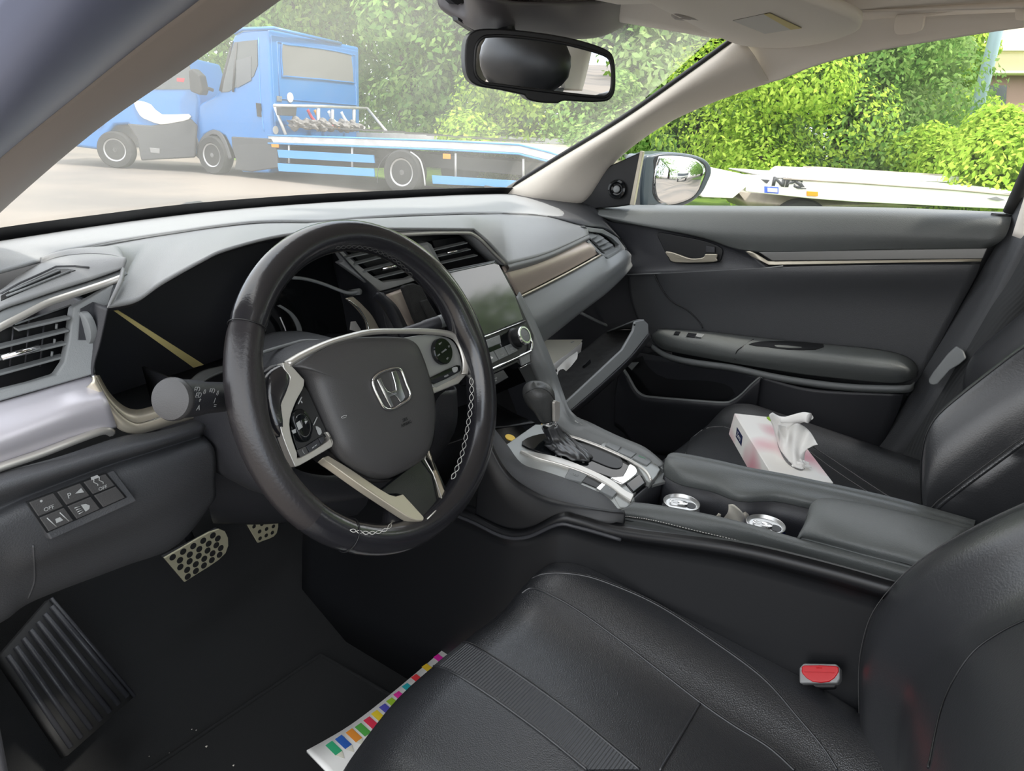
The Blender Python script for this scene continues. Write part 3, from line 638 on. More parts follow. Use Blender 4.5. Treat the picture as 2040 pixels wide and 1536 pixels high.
# ============================================================ GLOVE BOX (open) WITH PAPERS
gb=thing('glove_box','open glove box drawer lined with black felt below the passenger dash','glove box')
rail=[(1104,744,.165),(1161,701,.175),(1210,661,.185),(1261,656,.185)]
rim_in=rowy([(1100,742,.170),(1160,700,.185),(1212,660,.195),(1255,655,.195)])
rim_out=rowy([(1122,806,.07),(1180,752,.075),(1236,702,.08),(1278,668,.08)])
loft('felt_lining',[rim_in,[a.lerp(b,.5)+V((0,0,-.012)) for a,b in zip(rim_in,rim_out)],rim_out],'felt',gb,ku=4,kv=5,th=.003)
slab('lid_edge',rowy([(1124,804,.068),(1180,752,.068),(1240,696,.07),(1262,658,.075),(1266,640,.08),(1283,637,.078),(1292,645,.072),(1293,664,.066),(1255,712,.062),(1195,768,.06),(1135,820,.06)]),'mid_plastic',gb,vec=(0,.006,-.002),bev=.0025)
loft('lid_front',[rowy([(1135,820,.062),(1195,768,.062),(1255,712,.064),(1293,664,.068)]),rowy([(1140,828,.09),(1200,776,.09),(1260,718,.09),(1296,672,.09)])],'dark_plastic',gb,lin=True,th=.003)
loft('lid_side',[rowy([(1210,660,.19),(1240,655,.185),(1262,656,.18)]),rowy([(1262,640,.10),(1270,638,.09),(1283,638,.08)])],'mid_plastic',gb,lin=True,th=.003)
slab('latch_hook',rowy([(1163,727,.11),(1176,714,.11),(1178,722,.11),(1167,730,.11)]),'black_plastic',gb,vec=(0,.004,-.006),bev=.001)
tube('screw_hole',[UY(1264,647,.075),UY(1264,647,.082)],.0022,'black_plastic',gb)
t=thing('storage_box','flat cream-white box inside the open glove box','box')
bx=rowy([(1060,678,.26),(1161,676,.26),(1158,706,.19),(1098,733,.19)])
slab('lid',rowy([(1050,677,.30),(1161,676,.27),(1158,682,.255),(1100,730,.19),(1070,735,.19)]),'paper_cream',t,vec=(0,.004,-.006),bev=.001)
slab('wall',rowy([(1160,682,.262),(1157,706,.25),(1103,744,.185),(1099,730,.185)]),'paper_white',t,vec=(.0,.003,0),bev=.0006)
txt('printed_mark','▬▬',UY(1140,682,.262)+V((0,0,.001)),(1,0,0),(0,.9,.4),.005,'icon_grey',t)
t=thing('plastic_bag','crumpled clear plastic wrapping hanging in front of the cream box','bag')
loft('film',[rowy([(1102,742,.17),(1116,727,.174),(1132,712,.174),(1150,700,.18)]),rowy([(1107,748,.158),(1121,734,.166),(1137,720,.160),(1151,706,.168)]),rowy([(1112,757,.15),(1124,743,.158),(1138,729,.150),(1150,714,.158)])],'paper_white',t,ku=4,kv=4,th=.0006)

# ============================================================ STEERING WHEEL
sw=thing('steering_wheel','black leather steering wheel with silver spokes and grey stitching','steering wheel')
WC=V((-.371,0,.637)); tl=R(22.85); WU_=V((0,math.sin(tl),math.cos(tl))); WN=V((0,-math.cos(tl),math.sin(tl))); WX=V((1,0,0))
def WP(px,py,h=0): return onplane(px,py,WC+WN*h,WN)
def wl(l,h=0): return [WP(q[0],q[1],q[2] if len(q)>2 else h) for q in l]
def wpt(a,r,h=0): return WC+WX*(r*math.cos(a))+WU_*(r*math.sin(a))+WN*h
RR=.1690
# seams of the rim found from the photo
def wang(px,py): q=WP(px,py)-WC; return math.atan2(q.dot(WU_),q.dot(WX))
sA=[wang(500,655),wang(955,856),wang(690,1078)]
n=120; verts=[];faces=[];sg=18
for i in range(n):
    a=2*math.pi*i/n; 
    tr=.0172+.0016*math.exp(-((math.cos(a)*.5+.5-.95)/.2)**2)
    d=min(abs((a-b+math.pi)%(2*math.pi)-math.pi) for b in sA); tr-=.0009*math.exp(-(d/.02)**2)
    # thumb swellings beside the spokes
    bump=0
    for b in (R(168),R(14)): bump+=.004*math.exp(-((((a-b+math.pi)%(2*math.pi))-math.pi)/.16)**2)
    for s in range(sg):
        t=2*math.pi*s/sg; er=math.cos(t); inn=max(0,-er)
        verts.append(wpt(a,RR+er*tr*1.0-inn*bump,math.sin(t)*tr*1.05))
for i in range(n):
    for s in range(sg): faces.append((i*sg+s,i*sg+(s+1)%sg,((i+1)%n)*sg+(s+1)%sg,((i+1)%n)*sg+s))
rim=mk('rim',verts,faces,'rim_leather',sw); rim.data.materials.append(M['worn_leather'])
def adf(a,b): return (a-b+math.pi)%(2*math.pi)-math.pi
for p in rim.data.polygons:
    i=p.vertices[0]//sg; a=2*math.pi*i/n
    if adf(a,sA[0])>0 and adf(a,R(215))<0: p.material_index=1
for b in sA:
    tube('rim_seam',[wpt(b,RR+math.cos(t)*.0176,math.sin(t)*.0184) for t in [R(-200+10*i) for i in range(40)]],.0006,'black_plastic',rim,seg=6)
# cross stitching along the inside of the rim
def stitching(a0,a1,nn,m='stitch',th=R(150)):
    path=[]
    for i in range(nn):
        a=a0+(a1-a0)*i/nn; t=th+(R(7) if i%2 else -R(7)); path.append(wpt(a,RR+math.cos(t)*.0180,math.sin(t)*.0190))
    tube('rim_stitching',path,.00045,m,rim,seg=5)
    path=[]
    for i in range(nn):
        a=a0+(a1-a0)*i/nn; t=th+(-R(7) if i%2 else R(7)); path.append(wpt(a,RR+math.cos(t)*.0180,math.sin(t)*.0190))
    tube('rim_stitching',path,.00045,m,rim,seg=5)
rb0=bvh(rim)
def zig(l,nn,wd,m):
    c=smooth([V((a,b,0)) for a,b in l],12); 
    L=[0]
    for a,b in zip(c,c[1:]): L.append(L[-1]+(b-a).length)
    def at(s):
        for i in range(len(c)-1):
            if L[i+1]>=s: return c[i].lerp(c[i+1],(s-L[i])/max(1e-6,L[i+1]-L[i])),(c[i+1]-c[i]).normalized()
        return c[-1],(c[-1]-c[-2]).normalized()
    for ph in (0,1):
        pp=[]
        for i in range(nn*4+1):
            p,d=at(L[-1]*i/(nn*4)); w_=math.sin(math.pi*i/4+ph*math.pi)*wd
            h=onsurf(rb0,p.x-d.y*w_,p.y+d.x*w_,.0004)
            if h is not None and (not pp or (h-pp[-1]).length<.02): pp.append(h)
        if len(pp)>3: tube('rim_stitching',pp,.0004,m,rim,seg=5)
zig([(939,752),(940,780),(937,820),(930,860),(922,900),(908,940),(900,955)],13,4,'stitch')
zig([(697,1056),(733,1062),(762,1058),(778,1046),(781,1018)],9,3,'stitch')
zig([(668,494),(700,491),(735,495),(770,508),(800,528),(822,550)],16,3,'dark_stitch')
# hub backing
dome('hub_shell',wl([(575,730),(659,680),(739,672),(803,674),(870,672),(905,690),(900,760),(862,800),(857,880),(826,940),(787,958),(726,956),(669,920),(640,900),(560,880),(545,800)],-.035),[(1,.0),(.96,.01)],'black_plastic',sw,WN,k=4,back=.03)
# airbag cover
pad=wl([(579,727),(618,700),(659,681),(700,673),(739,671),(775,671),(803,674),(822,686),(835,713),(848,752),(857,790),(860,826),(857,863),(847,903),(825,927),(787,948),(761,954),(726,946),(694,927),(669,903),(650,863),(636,830),(624,800),(608,757),(590,738)],-.012)
pc=dome('airbag_cover',pad,[(1,.0),(.985,.006),(.95,.0115),(.86,.016),(.7,.0185),(.5,.0195),(.25,.0195)],'pad_plastic',sw,WN,k=4)
pb=bvh(pc)
# raised crease lines on the cover
# emblem
em=lambda a,b: onsurf(pb,420+a*.319,640+b*.319,.0022,WP(420+a*.319,640+b*.319,.007))
def eml(l): return [em(*q) for q in l]
ring=[(1003,372),(1035,332),(1085,308),(1140,296),(1172,302),(1190,330),(1215,400),(1236,452),(1226,488),(1180,520),(1135,548),(1100,552),(1072,538),(1045,492),(1015,430)]
ro=eml(ring); c_=sum(ro,V((0,0,0)))/len(ro)
e_=tube('emblem_ring',ro,.0016,'bright_chrome',sw,closed=True,k=4,seg=8)
for l in ([(1030,366),(1052,354),(1074,405),(1096,436),(1122,446),(1128,468),(1112,474),(1122,500),(1136,535),(1120,541),(1098,505),(1065,440)],
          [(1122,316),(1148,308),(1166,350),(1188,420),(1208,476),(1192,500),(1178,506),(1158,476),(1140,462),(1136,448),(1150,432),(1144,392)]):
    slab('emblem_letter',eml(l),'bright_chrome',e_,vec=-WN*.002,bev=.0007)
slab('emblem_bar',eml([(1112,444),(1145,432),(1156,456),(1122,470)]),'bright_chrome',e_,vec=-WN*.002,bev=.0006)
gx=em(1270,590)-em(1165,640); gy=em(1200,590)-em(1215,640)
txt('airbag_lettering','SRS\nAIRBAG',em(1215,628)-WN*.0016,gx,gy,.0035,'black_plastic',sw)
tube('horn_mark',eml([(808,600),(825,590),(842,588),(838,600),(815,606),(808,600)]),.0004,'icon_grey',sw,seg=5)
# silver trim running across the top and round the right switch pod
ta=wl([(566,722),(600,702),(650,680),(700,665),(740,657),(790,656),(850,656),(900,662),(922,680),(932,715),(933,735),(930,748)],-.006)
tb=wl([(577,730),(610,710),(655,688),(702,674),(740,666),(790,664),(845,665),(892,671),(910,686),(920,715),(921,735),(919,745)],-.004)
loft('top_spoke_trim',[ta,[a.lerp(b,.5)+WN*.004 for a,b in zip(ta,tb)],tb],'satin_silver',sw,ku=4,kv=3,th=.002)
slab('right_pod_plate',wl([(806,672),(850,667),(890,672),(908,686),(919,715),(921,738),(912,750),(870,775),(862,770),(848,735),(835,700),(822,684)],-.008),'console_silver',sw,k=3,corner=(0,6,7),th=.010,bev=.002)
slab('right_pod_edge',wl([(919,738),(931,746),(915,764),(866,784),(858,776),(864,770),(907,752)],-.008),'satin_silver',sw,th=.008,bev=.002)
# right pod controls
rc=WP(881,700,-.003); q1=WP(904,697,-.003); q2=WP(884,726,-.003)
rr_=.0165
rp=lathe('right_control_dial',[(rr_,-.003),(rr_,.0015),(rr_*.93,.0028),(.0,.0028)],rc,WN,'piano_black',sw,seg=40)
ux=WX*math.cos(R(14))+WU_*math.sin(R(14)); uy=-WX*math.sin(R(14))+WU_*math.cos(R(14))
for s_,dx,dy,h_ in (('CANCEL',0,0,.0019),('RES +',0,.0105,.0018),('SET -',.0005,-.0105,.0018),('LKAS',-.0115,.0,.0016),('|| |',.0115,.001,.0020)):
    txt('lettering',s_,rc+ux*dx+uy*dy+WN*.003,ux,uy,h_,'icon_grey',rp)
ml=slab('main_button',wl([(854,756),(862,750),(911,727),(918,732),(918,738),(910,744),(866,765)],-.004),'piano_black',sw,k=2,th=.004,bev=.001)
txt('lettering','MAIN',WP(889,749,-.0035),WP(918,729,-.003)-WP(856,757,-.003),WU_,.0022,'icon_grey',ml)
slab('wheel_icon',wl([(901,733),(911,731),(911,739),(904,742)],-.0036),'icon_grey',ml,th=.0003,bev=0,k=3)
# left pod: silver C shaped frame
fo=wl([(563,722),(579,727),(607,757),(604,774),(590,800),(578,835),(580,865),(592,902),(598,912),(655,878),(654,868),(650,862),(655,861),(664,880),(662,890),(596,928),(586,926),(567,880),(556,840),(557,810),(570,770),(578,752),(566,735)],-.003)
slab('left_pod_frame',fo,'satin_silver',sw,k=3,corner=(0,2,14,16),th=.010,bev=.0025)
slab('left_pod_panel',wl([(606,768),(622,795),(640,835),(652,862),(648,872),(600,905),(594,900),(582,862),(581,832),(592,800)],-.007),'spoke_black',sw,k=2,th=.008,bev=.001)
L_=wl([(585,820),(600,815),(614,830),(621,850),(619,870),(610,880),(596,874),(585,850),(580,833)],-.004)
dpad=dome('left_control_pad',L_,[(1,.001),(.9,.003),(.6,.0018),(.3,.001)],'piano_black',sw,WN,k=3)
slab('menu_icon',wl([(590,843),(597,838),(603,851),(595,857)],-.0008),'icon_grey',dpad,th=.0003,bev=0)
slab('menu_icon',wl([(588,828),(592,826),(592,833)],-.0018),'icon_grey',dpad,th=.0003,bev=0)
slab('menu_icon',wl([(607,839),(613,838),(609,845)],-.0018),'icon_grey',dpad,th=.0003,bev=0)
slab('menu_icon',wl([(581,858),(589,854),(590,862),(584,864)],-.0018),'icon_grey',dpad,th=.0003,bev=0)
lpp=[o for o in sw.children if o.name.startswith('left_pod_panel')][0]
for l in ([(594,805),(601,791)],[(600,799),(602,803)],[(624,847),(632,831)],[(612,829),(618,846)]): tube('icon_stroke',wl(l,-.0062),.0007,'icon_grey',lpp,seg=6)
slab('voice_icon',wl([(629,849),(638,853),(641,862),(636,867),(632,860)],-.0064),'icon_grey',lpp,th=.0003,bev=0,k=2)
for l,m_ in (([(592,897),(609,889),(616,903),(600,911)],'pad_plastic'),([(610,889),(634,874),(640,886),(618,902)],'dark_plastic'),([(635,873),(644,868),(648,877),(641,885)],'dark_plastic')):
    s_=slab('media_button',wl(l,-.0045),m_,sw,th=.003,bev=.0006)
txt('lettering','(',WP(604,900,-.004),ux,uy,.004,'icon_grey',s_); txt('lettering','▬ ▬',WP(626,889,-.004),ux,uy,.002,'icon_grey',s_)
# leather thumb rest between rim and left pod
dome('thumb_rest_left',wl([(532,745),(562,726),(577,745),(570,775),(556,808),(552,835),(560,870),(545,858),(530,820),(524,780)],-.008),[(1,.0),(.9,.004),(.6,.006)],'rim_leather',sw,WN,k=4,back=.02)
dome('thumb_rest_right',wl([(905,655),(935,665),(950,700),(957,750),(945,765),(933,752),(931,715),(922,682)],-.010),[(1,.0),(.9,.004),(.6,.006)],'rim_leather',sw,WN,k=4,back=.02)
# arms joining the pods to the rim
dome('left_spoke',wl([(528,740),(575,735),(570,880),(590,930),(566,925),(540,880),(522,820)],-.018),[(1,.0),(.9,.003)],'black_plastic',sw,WN,k=3,back=.02)
# lower spoke: black gloss centre with two silver blades
def wlh(l,e=0): return [WP(a,b,e-.017+max(0,(b-930))/105*.028) for a,b in l]
slab('lower_spoke',wlh([(745,985),(770,965),(847,905),(858,900),(890,975),(893,1000),(885,1020),(850,1040),(835,1035),(806,990),(776,986)]),'spoke_black',sw,k=2,corner=(0,2,3),th=.012,bev=.002)
slab('left_blade',wlh([(642,912),(654,907),(700,935),(776,985),(803,984),(845,1030),(842,1037),(820,1033),(780,1008),(720,968),(660,925)],.004),'champagne',sw,k=3,corner=(0,1,4,5),th=.010,bev=.0015)
slab('right_blade',wlh([(853,886),(860,915),(877,958),(887,980),(887,998),(882,1003),(876,985),(866,950),(862,935),(866,930),(855,905)],.004),'champagne',sw,k=2,corner=(0,3,7,8),th=.010,bev=.0015)
tube('blade_edge',[q+WN*.001 for q in wlh([(847,905),(845,915),(862,944),(867,958),(882,1003),(850,1034)],.004)],.0009,'satin_silver',sw)
dome('lower_spoke_leather',wl([(782,1012,-.008),(815,1040,.002),(840,1044,.006),(885,1012,.004),(893,978,-.008),(915,965,-.006),(930,1000,.002),(880,1058,.006),(800,1085,.004),(752,1072,.0),(772,1050,-.004)]),[(1,.0),(.94,.003),(.7,.004)],'rim_leather',sw,WN,k=4,back=.012)

# ---- steering column shroud
sc=thing('steering_column','grey steering column cover behind the steering wheel','steering column')
c1=rowy([(560,760,.10),(566,722,.11),(590,700,.115),(630,686,.12),(700,690,.115),(790,740,.10)])
loft('upper_cover',[[q+V((0,.07,.0)) for q in c1],[q+V((0,.03,.002)) for q in c1],c1,[q+V((0,-.05,-.02)) for q in c1]],'dash_low',sc,ku=5,th=.003)
tube('cover_edge',rowy([(500,712,.13),(530,700,.13),(570,688,.13),(605,679,.13),(638,679,.13)]),.0022,'mid_plastic',sc,k=4)
lo1=rowy([(455,800,.08),(500,960,.09),(600,1000,.10),(720,990,.11),(820,960,.11),(900,860,.10),(905,770,.10)])
loft('lower_cover',[[q+V((0,.16,.0)) for q in lo1],lo1,[V((q.x*.7-.371*.3,q.y-.02,q.z*.7+.60*.3)) for q in lo1]],'dark_plastic',sc,ku=5,th=.003)

# ---- light stalk
ls=thing('turn_signal_stalk','thick black light stalk with white symbols and round grey end on the column','stalk')
A=UY(347,795,.040); B=UY(460,790,.075); ax=(A-B).normalized()
lathe('stalk_body',[(.015,-.075),(.0155,-.045),(.0175,-.030),(.0180,-.004)],A,ax,'dark_plastic',ls)
lathe('stalk_end',[(.0178,-.004),(.0195,-.001),(.0198,.003),(.0185,.006),(.013,.0075),(.0,.008)],A,ax,'pad_plastic',ls,seg=36)
lb=[o for o in ls.children if o.name.startswith('stalk_body')][0]; lt=bvh(lb)
sx=ax*-1; 
def lic(px,py,s,h=.0052,m='icon_grey'):
    p=onsurf(lt,px,py,.0006)
    if p: txt('light_symbol',s,p,V((.5,.5,0))*.0+ (V((0,0,1)).cross(ax)*0 -ax),V((0,-.2,1)),h,m,lb)
for px,py,s in ((391,777,'ED'),(406,782,'0'),(394,788,'ED'),(396,800,'*'),(394,812,'A'),(421,780,'ED'),(432,784,'0'),(426,798,'I'),(427,808,'=')): lic(px,py,s)
# ---- wiper stalk
ws=thing('wiper_stalk','dark wiper stalk end showing above the right wheel spoke','stalk')
A=WP(864,645,-.05); B=WP(800,665,-.07)
lathe('stalk_body',[(.007,0),(.0075,.03),(.0085,.034),(.0085,.06)],B,(A-B),'dark_plastic',ws,seg=20); 
lathe('stalk_end',[(.0088,0),(.009,.012),(.0075,.015)],B+(A-B).normalized()*.055,(A-B),'mid_plastic',ws,seg=20)

# ============================================================ CENTRE CONSOLE
cs=thing('center_console','black centre console with silver gear panel and leather-edged cup holder bin','console')
cpn=V((0,-.2,1)).normalized(); cpp=V((0,-.07,.435))
def CQ(px,py,h=0): return onplane(px,py,cpp+cpn*h,cpn)
def cq(l,h=0): return [CQ(q[0],q[1],q[2] if len(q)>2 else h) for q in l]
# buttress fins from the dash down to the console
fr1=rowy([(1022,593,.155),(1046,640,.135),(1064,680,.115),(1082,722,.095),(1104,775,.075)])+[CQ(1124,830,.015),CQ(1160,862,.006),CQ(1215,886,.004),CQ(1270,908,.004),CQ(1305,930,.002)]
fr2=rowy([(1034,592,.160),(1060,640,.140),(1082,690,.12),(1104,744,.10),(1120,792,.078)])+[CQ(1138,832,.02),CQ(1181,855,.011),CQ(1230,879,.008),CQ(1283,902,.008),CQ(1322,935,.002)]
loft('right_fin',[[q+V((-.012,.02,-.004)) for q in fr1],fr1,[a.lerp(b,.5)+V((0,-.002,.003)) for a,b in zip(fr1,fr2)],fr2,[V((q.x+.01,q.y+.01,q.z-.12)) for q in fr2]],'mid_plastic',cs,ku=5,kv=3,th=.003)
tube('fin_edge',fr2,.0022,'console_silver',cs,k=4)
loft('right_fin_inner',[fr1[:6],rowy([(1016,605,.20),(1036,655,.19),(1050,700,.18),(1066,760,.16),(1085,800,.14)])+[CQ(1100,835,.0)]],'dark_plastic',cs,lin=True,th=.003)
# storage bay under the display
loft('bay_floor',[cq([(975,852),(1010,850),(1066,843)],-.01),[V((-.10,.16,.42)),V((0,.16,.42)),V((.12,.16,.42))],[V((-.10,.24,.44)),V((0,.24,.44)),V((.12,.24,.44))]],'black_plastic',cs,th=.003)
slab('bay_back',[(-.13,.235,.40),(.16,.235,.40),(.16,.235,.60),(-.13,.235,.60)],'black_plastic',cs,vec=(0,.01,0),bev=0)
t=lathe('coin',[(.0085,0),(.0085,.0016)],CQ(1016,873,-.006),(0,-.3,1),'coin_gold',None,seg=28); tag(t,'round gold coloured disc lying at the front of the silver gear panel','coin')
# gear panel
gp=slab('gear_panel',cq([(1004,888),(1066,845),(1126,850),(1205,876),(1300,912),(1316,934),(1300,958),(1290,958),(1262,985),(1250,1010),(1230,1014),(1198,988),(1127,957),(1034,926)]),'console_silver',cs,vec=-cpn*.012,bev=.0025,k=2,corner=(0,1,6,8,10))
# left flank skin
f1=cq([(972,848,.004),(1004,889,.003),(1034,928,.003),(1080,944,.003),(1127,960,.003),(1198,991,.003),(1228,1018,.001),(1240,1022,-.004)])
f2=[UX(968,862,-.13),UX(985,905,-.135),UX(1017,950,-.135),UX(1080,990,-.135),UX(1127,1010,-.135),UX(1180,1030,-.13),UX(1215,1035,-.12),UX(1236,1030,-.11)]
f0=[q+V((.012,.004,-.003)) for q in f1]
f3=[UX(960,900,-.145),UX(975,950,-.148),UX(1010,1005,-.15),UX(1060,1040,-.15),UX(1120,1055,-.148),UX(1180,1060,-.14),UX(1215,1065,-.13),UX(1240,1070,-.12)]
loft('left_flank',[f0,f1,[a.lerp(b,.5)+V((-.006,0,.003)) for a,b in zip(f1,f2)],f2],'dash_low',cs,ku=4,kv=4,th=.003)
tube('flank_bead',[q+V((-.001,0,0)) for q in f2],.0012,'mid_plastic',cs,k=4)
loft('left_flank_lower',[f2,f3,[V((q.x-.005,q.y+.02,.02)) for q in f3]],'black_plastic',cs,ku=4,kv=4,th=.003)
# dark tunnel side with soft ridge from the pedals back to the seat
tn1=[UX(600,985,-.15),UX(720,990,-.15),UX(850,1010,-.15),UX(930,1035,-.155),UX(1000,1068,-.16),UX(1050,1070,-.16),UX(1110,1045,-.158),UX(1150,1050,-.15),UX(1238,1075,-.145),UX(1450,1108,-.145),UX(1620,1150,-.145),UX(1790,1200,-.145)]
loft('tunnel_side',[[q+V((.02,0,.012)) for q in tn1],tn1,[q+V((.004,0,-.02)) for q in tn1],[V((q.x-.01,q.y,.0)) for q in tn1]],'black_plastic',cs,ku=4,kv=3,th=.003)
tube('tunnel_ridge',tn1[:9],.003,'dark_plastic',cs,k=4)
# gate: gloss plate, chrome sweeps
slab('gate_plate',cq([(1040,885),(1060,868),(1110,862),(1170,880),(1230,905),(1252,922),(1255,950),(1238,960),(1215,950),(1150,928),(1090,905)],.003),'piano_black',cs,vec=-cpn*.004,k=3,bev=.001)
slab('left_sweep',cq([(1036,896),(1060,899),(1120,912),(1180,936),(1222,957),(1245,975),(1264,985),(1258,998),(1236,984),(1212,966),(1172,944),(1120,925),(1070,911)],.005),'satin_silver',cs,vec=-cpn*.007,k=3,corner=(0,6,7),bev=.002)
slab('rear_plate',cq([(1215,950),(1240,948),(1252,925),(1262,926),(1270,935),(1268,945),(1245,962),(1236,962)],.005),'bright_chrome',cs,vec=-cpn*.006,bev=.002,k=2)
slab('rear_gloss',cq([(1245,962),(1270,944),(1286,948),(1290,960),(1262,982)],.002),'piano_black',cs,vec=-cpn*.02,bev=.003)
tube('right_sweep',cq([(1120,867),(1150,874),(1200,892),(1250,915),(1285,938),(1297,958)],.006),.0028,'satin_silver',cs,k=4)
slab('gate_slot',cq([(1140,880),(1175,886),(1225,905),(1240,918),(1238,930),(1222,932),(1190,920),(1160,905)],.0045),'black_plastic',cs,vec=-cpn*.003,k=3,bev=.0005)
for s_,px,py in (('P',1107,908),('R',1118,911),('N',1144,916),('D',1162,921)): txt('gear_letter',s_,CQ(px,py,.0036),CQ(1200,940)-CQ(1100,905),CQ(1150,880)-CQ(1100,910),.0035,'icon_grey',cs)
# right button bank
bk=slab('right_button_bank',cq([(1203,880),(1212,876),(1235,881),(1290,906),(1302,918),(1316,936),(1298,960),(1287,955),(1268,925),(1240,908),(1198,889)],.006),'console_silver',cs,vec=-cpn*.014,bev=.003,k=2,corner=(0,6))
for l in ([(1206,886),(1212,880),(1238,889),(1230,899)],[(1232,900),(1240,890),(1268,902),(1258,911)],[(1260,912),(1270,903),(1294,913),(1298,919),(1290,926),(1284,924)]):
    s_=slab('console_button',cq(l,.0085),'mid_plastic',bk,vec=-cpn*.004,bev=.0008)
txt('lettering','ECON',CQ(1279,911,.0088),CQ(1298,920)-CQ(1265,906),CQ(1290,880)-CQ(1280,900),.003,'icon_green',s_)
tube('bank_edge',cq([(1210,877),(1240,883),(1280,900),(1297,914)],.007),.0013,'bright_chrome',cs,k=3)
# left buttons
bh=slab('hold_button',cq([(1124,952),(1135,933),(1172,944),(1159,960)],.003),'mid_plastic',cs,vec=-cpn*.004,bev=.001)
txt('lettering','BRAKE\nHOLD',CQ(1147,946,.0034),CQ(1165,953)-CQ(1130,942),CQ(1155,935)-CQ(1147,946),.0022,'icon_grey',bh)
slab('parking_brake_recess',cq([(1159,959),(1173,945),(1206,953),(1190,972)],.0015),'black_plastic',cs,vec=-cpn*.004,bev=.0006)
slab('recess_face',cq([(1188,972),(1206,955),(1214,958),(1196,977)],.003),'bright_chrome',cs,vec=-cpn*.003,bev=.0006)
pk=slab('parking_brake_switch',cq([(1194,977),(1212,958),(1234,968),(1233,976),(1221,990)],.0035),'mid_plastic',cs,vec=-cpn*.005,bev=.001)
txt('lettering','(P)',CQ(1218,974,.004),CQ(1230,980)-CQ(1205,970),CQ(1225,962)-CQ(1218,974),.0042,'icon_grey',pk)
slab('left_end_cap',cq([(1222,990),(1237,972),(1262,985),(1264,994),(1250,1012),(1234,1012)],.001),'console_silver',cs,vec=(0,-.004,-.014),bev=.003)
slab('right_end_lip',cq([(1298,960),(1316,936),(1330,948),(1340,955),(1300,966)],-.004),'console_silver',cs,vec=-cpn*.006,bev=.001)
# ---- cup holder bin and rails
RL_in=pts([(1262,1004,.418),(1300,1008,.421),(1387,1023,.427),(1483,1045,.434),(1593,1077,.443),(1700,1103,.452),(1830,1138,.462)],'z')
RL_top=[q+V((-.018,0,.003)) for q in RL_in]
RL_st=pts([(1230,1022,.413),(1290,1032,.415),(1387,1055,.417),(1480,1077,.421),(1580,1105,.427),(1690,1137,.436),(1800,1168,.445)],'z')
RL_lo=[q+V((.004,0,-.012)) for q in RL_st]; RL_lw=[V((-.125,q.y,q.z-.035)) for q in RL_st]
lr=loft('left_rail',[[q+V((.004,0,-.03)) for q in RL_in],RL_in,RL_top,RL_st,RL_lo,RL_lw,[V((-.13,q.y,.30)) for q in RL_st]],'leather_pad',cs,ku=5,kv=5,th=.003)
lrb=bvh(lr)
sl_=surfline(lrb,[(1238,1027),(1300,1036),(1387,1057),(1480,1079),(1580,1107),(1690,1139),(1796,1167)],.0004,k=16)
for i in range(0,len(sl_)-1,1): 
    if i%1==0: pass
dash_mesh=[]
stv=[];stf=[]
for i in range(len(sl_)-1):
    a,b=sl_[i],sl_[i+1]
    if (b-a).length>.03: continue
    a,b=a.lerp(b,.15),a.lerp(b,.75); d=(b-a).normalized(); s=d.cross(V((0,0,1))).normalized()*.0008; u=V((-.0006,0,.0010))
    k0=len(stv); stv+=[a-s,b-s,b+s,a+s,a+u,b+u]; stf+=[(k0,k0+1,k0+5,k0+4),(k0+4,k0+5,k0+2,k0+3),(k0,k0+4,k0+3),(k0+1,k0+2,k0+5)]
mk('rail_stitching',stv,stf,'stitch',cs)
# seam piping of the rail
tube('rail_groove',[q+V((-.001,0,-.005)) for q in surfline(lrb,[(1232,1026),(1387,1060),(1580,1110),(1796,1171)],.0)],.0008,'black_plastic',cs)
RR_in=pts([(1324,934,.428),(1356,952,.428),(1420,966,.43),(1475,985,.434),(1545,985,.438),(1620,1000,.442),(1700,1015,.446),(1790,1040,.45),(1930,1075,.455)],'z')
RR_a=pts([(1325,922,.436),(1345,930,.440),(1420,944,.442),(1490,958,.443),(1560,970,.445),(1640,986,.448),(1720,1004,.452),(1800,1025,.456),(1940,1062,.46)],'z')
RR_b=pts([(1327,915,.438),(1345,912,.443),(1420,926,.446),(1490,942,.447),(1560,955,.449),(1640,972,.452),(1720,990,.456),(1800,1010,.46),(1940,1050,.464)],'z')
loft('bin_right_wall',[[q+V((0,0,-.14)) for q in RR_in],[q+V((.001,0,-.012)) for q in RR_in]],'dark_plastic',cs,ku=4,lin=True,th=.003)
loft('right_rail',[[q+V((.002,0,-.012)) for q in RR_in],RR_in,RR_a,RR_b,[q+V((.014,.0,-.02)) for q in RR_b],[V((q.x+.02,q.y,.2)) for q in RR_b]],'leather_pad',cs,ku=4,kv=4,th=.003)
slab('bin_floor',[(-.095,-.14,.285),(.115,-.14,.285),(.115,-.60,.285),(-.10,-.60,.285)],'black_plastic',cs,vec=(0,0,-.01),bev=0)
loft('bin_front_wall',[[CQ(1245,1010,-.004),CQ(1270,985,-.004),CQ(1298,963,-.004),CQ(1330,950,-.006)],[V((-.09,-.16,.285)),V((-.03,-.16,.285)),V((.04,-.16,.285)),V((.11,-.16,.285))]],'dark_plastic',cs,lin=True,th=.004)
loft('bin_left_wall',[[q+V((.004,0,-.012)) for q in RL_in],[V((q.x+.002,q.y,.285)) for q in RL_in]],'black_plastic',cs,lin=True,th=.003)
# pressed recess outline on the far wall
wallb=[q+V((-.002,0,-.03)) for q in RR_in]
tube('bin_ledge',pts([(1330,968,.115),(1390,985,.115),(1470,1012,.115),(1498,1016,.115),(1525,1000,.115),(1560,990,.115),(1640,1004,.115)],'x'),.0022,'dark_plastic',cs,k=5)
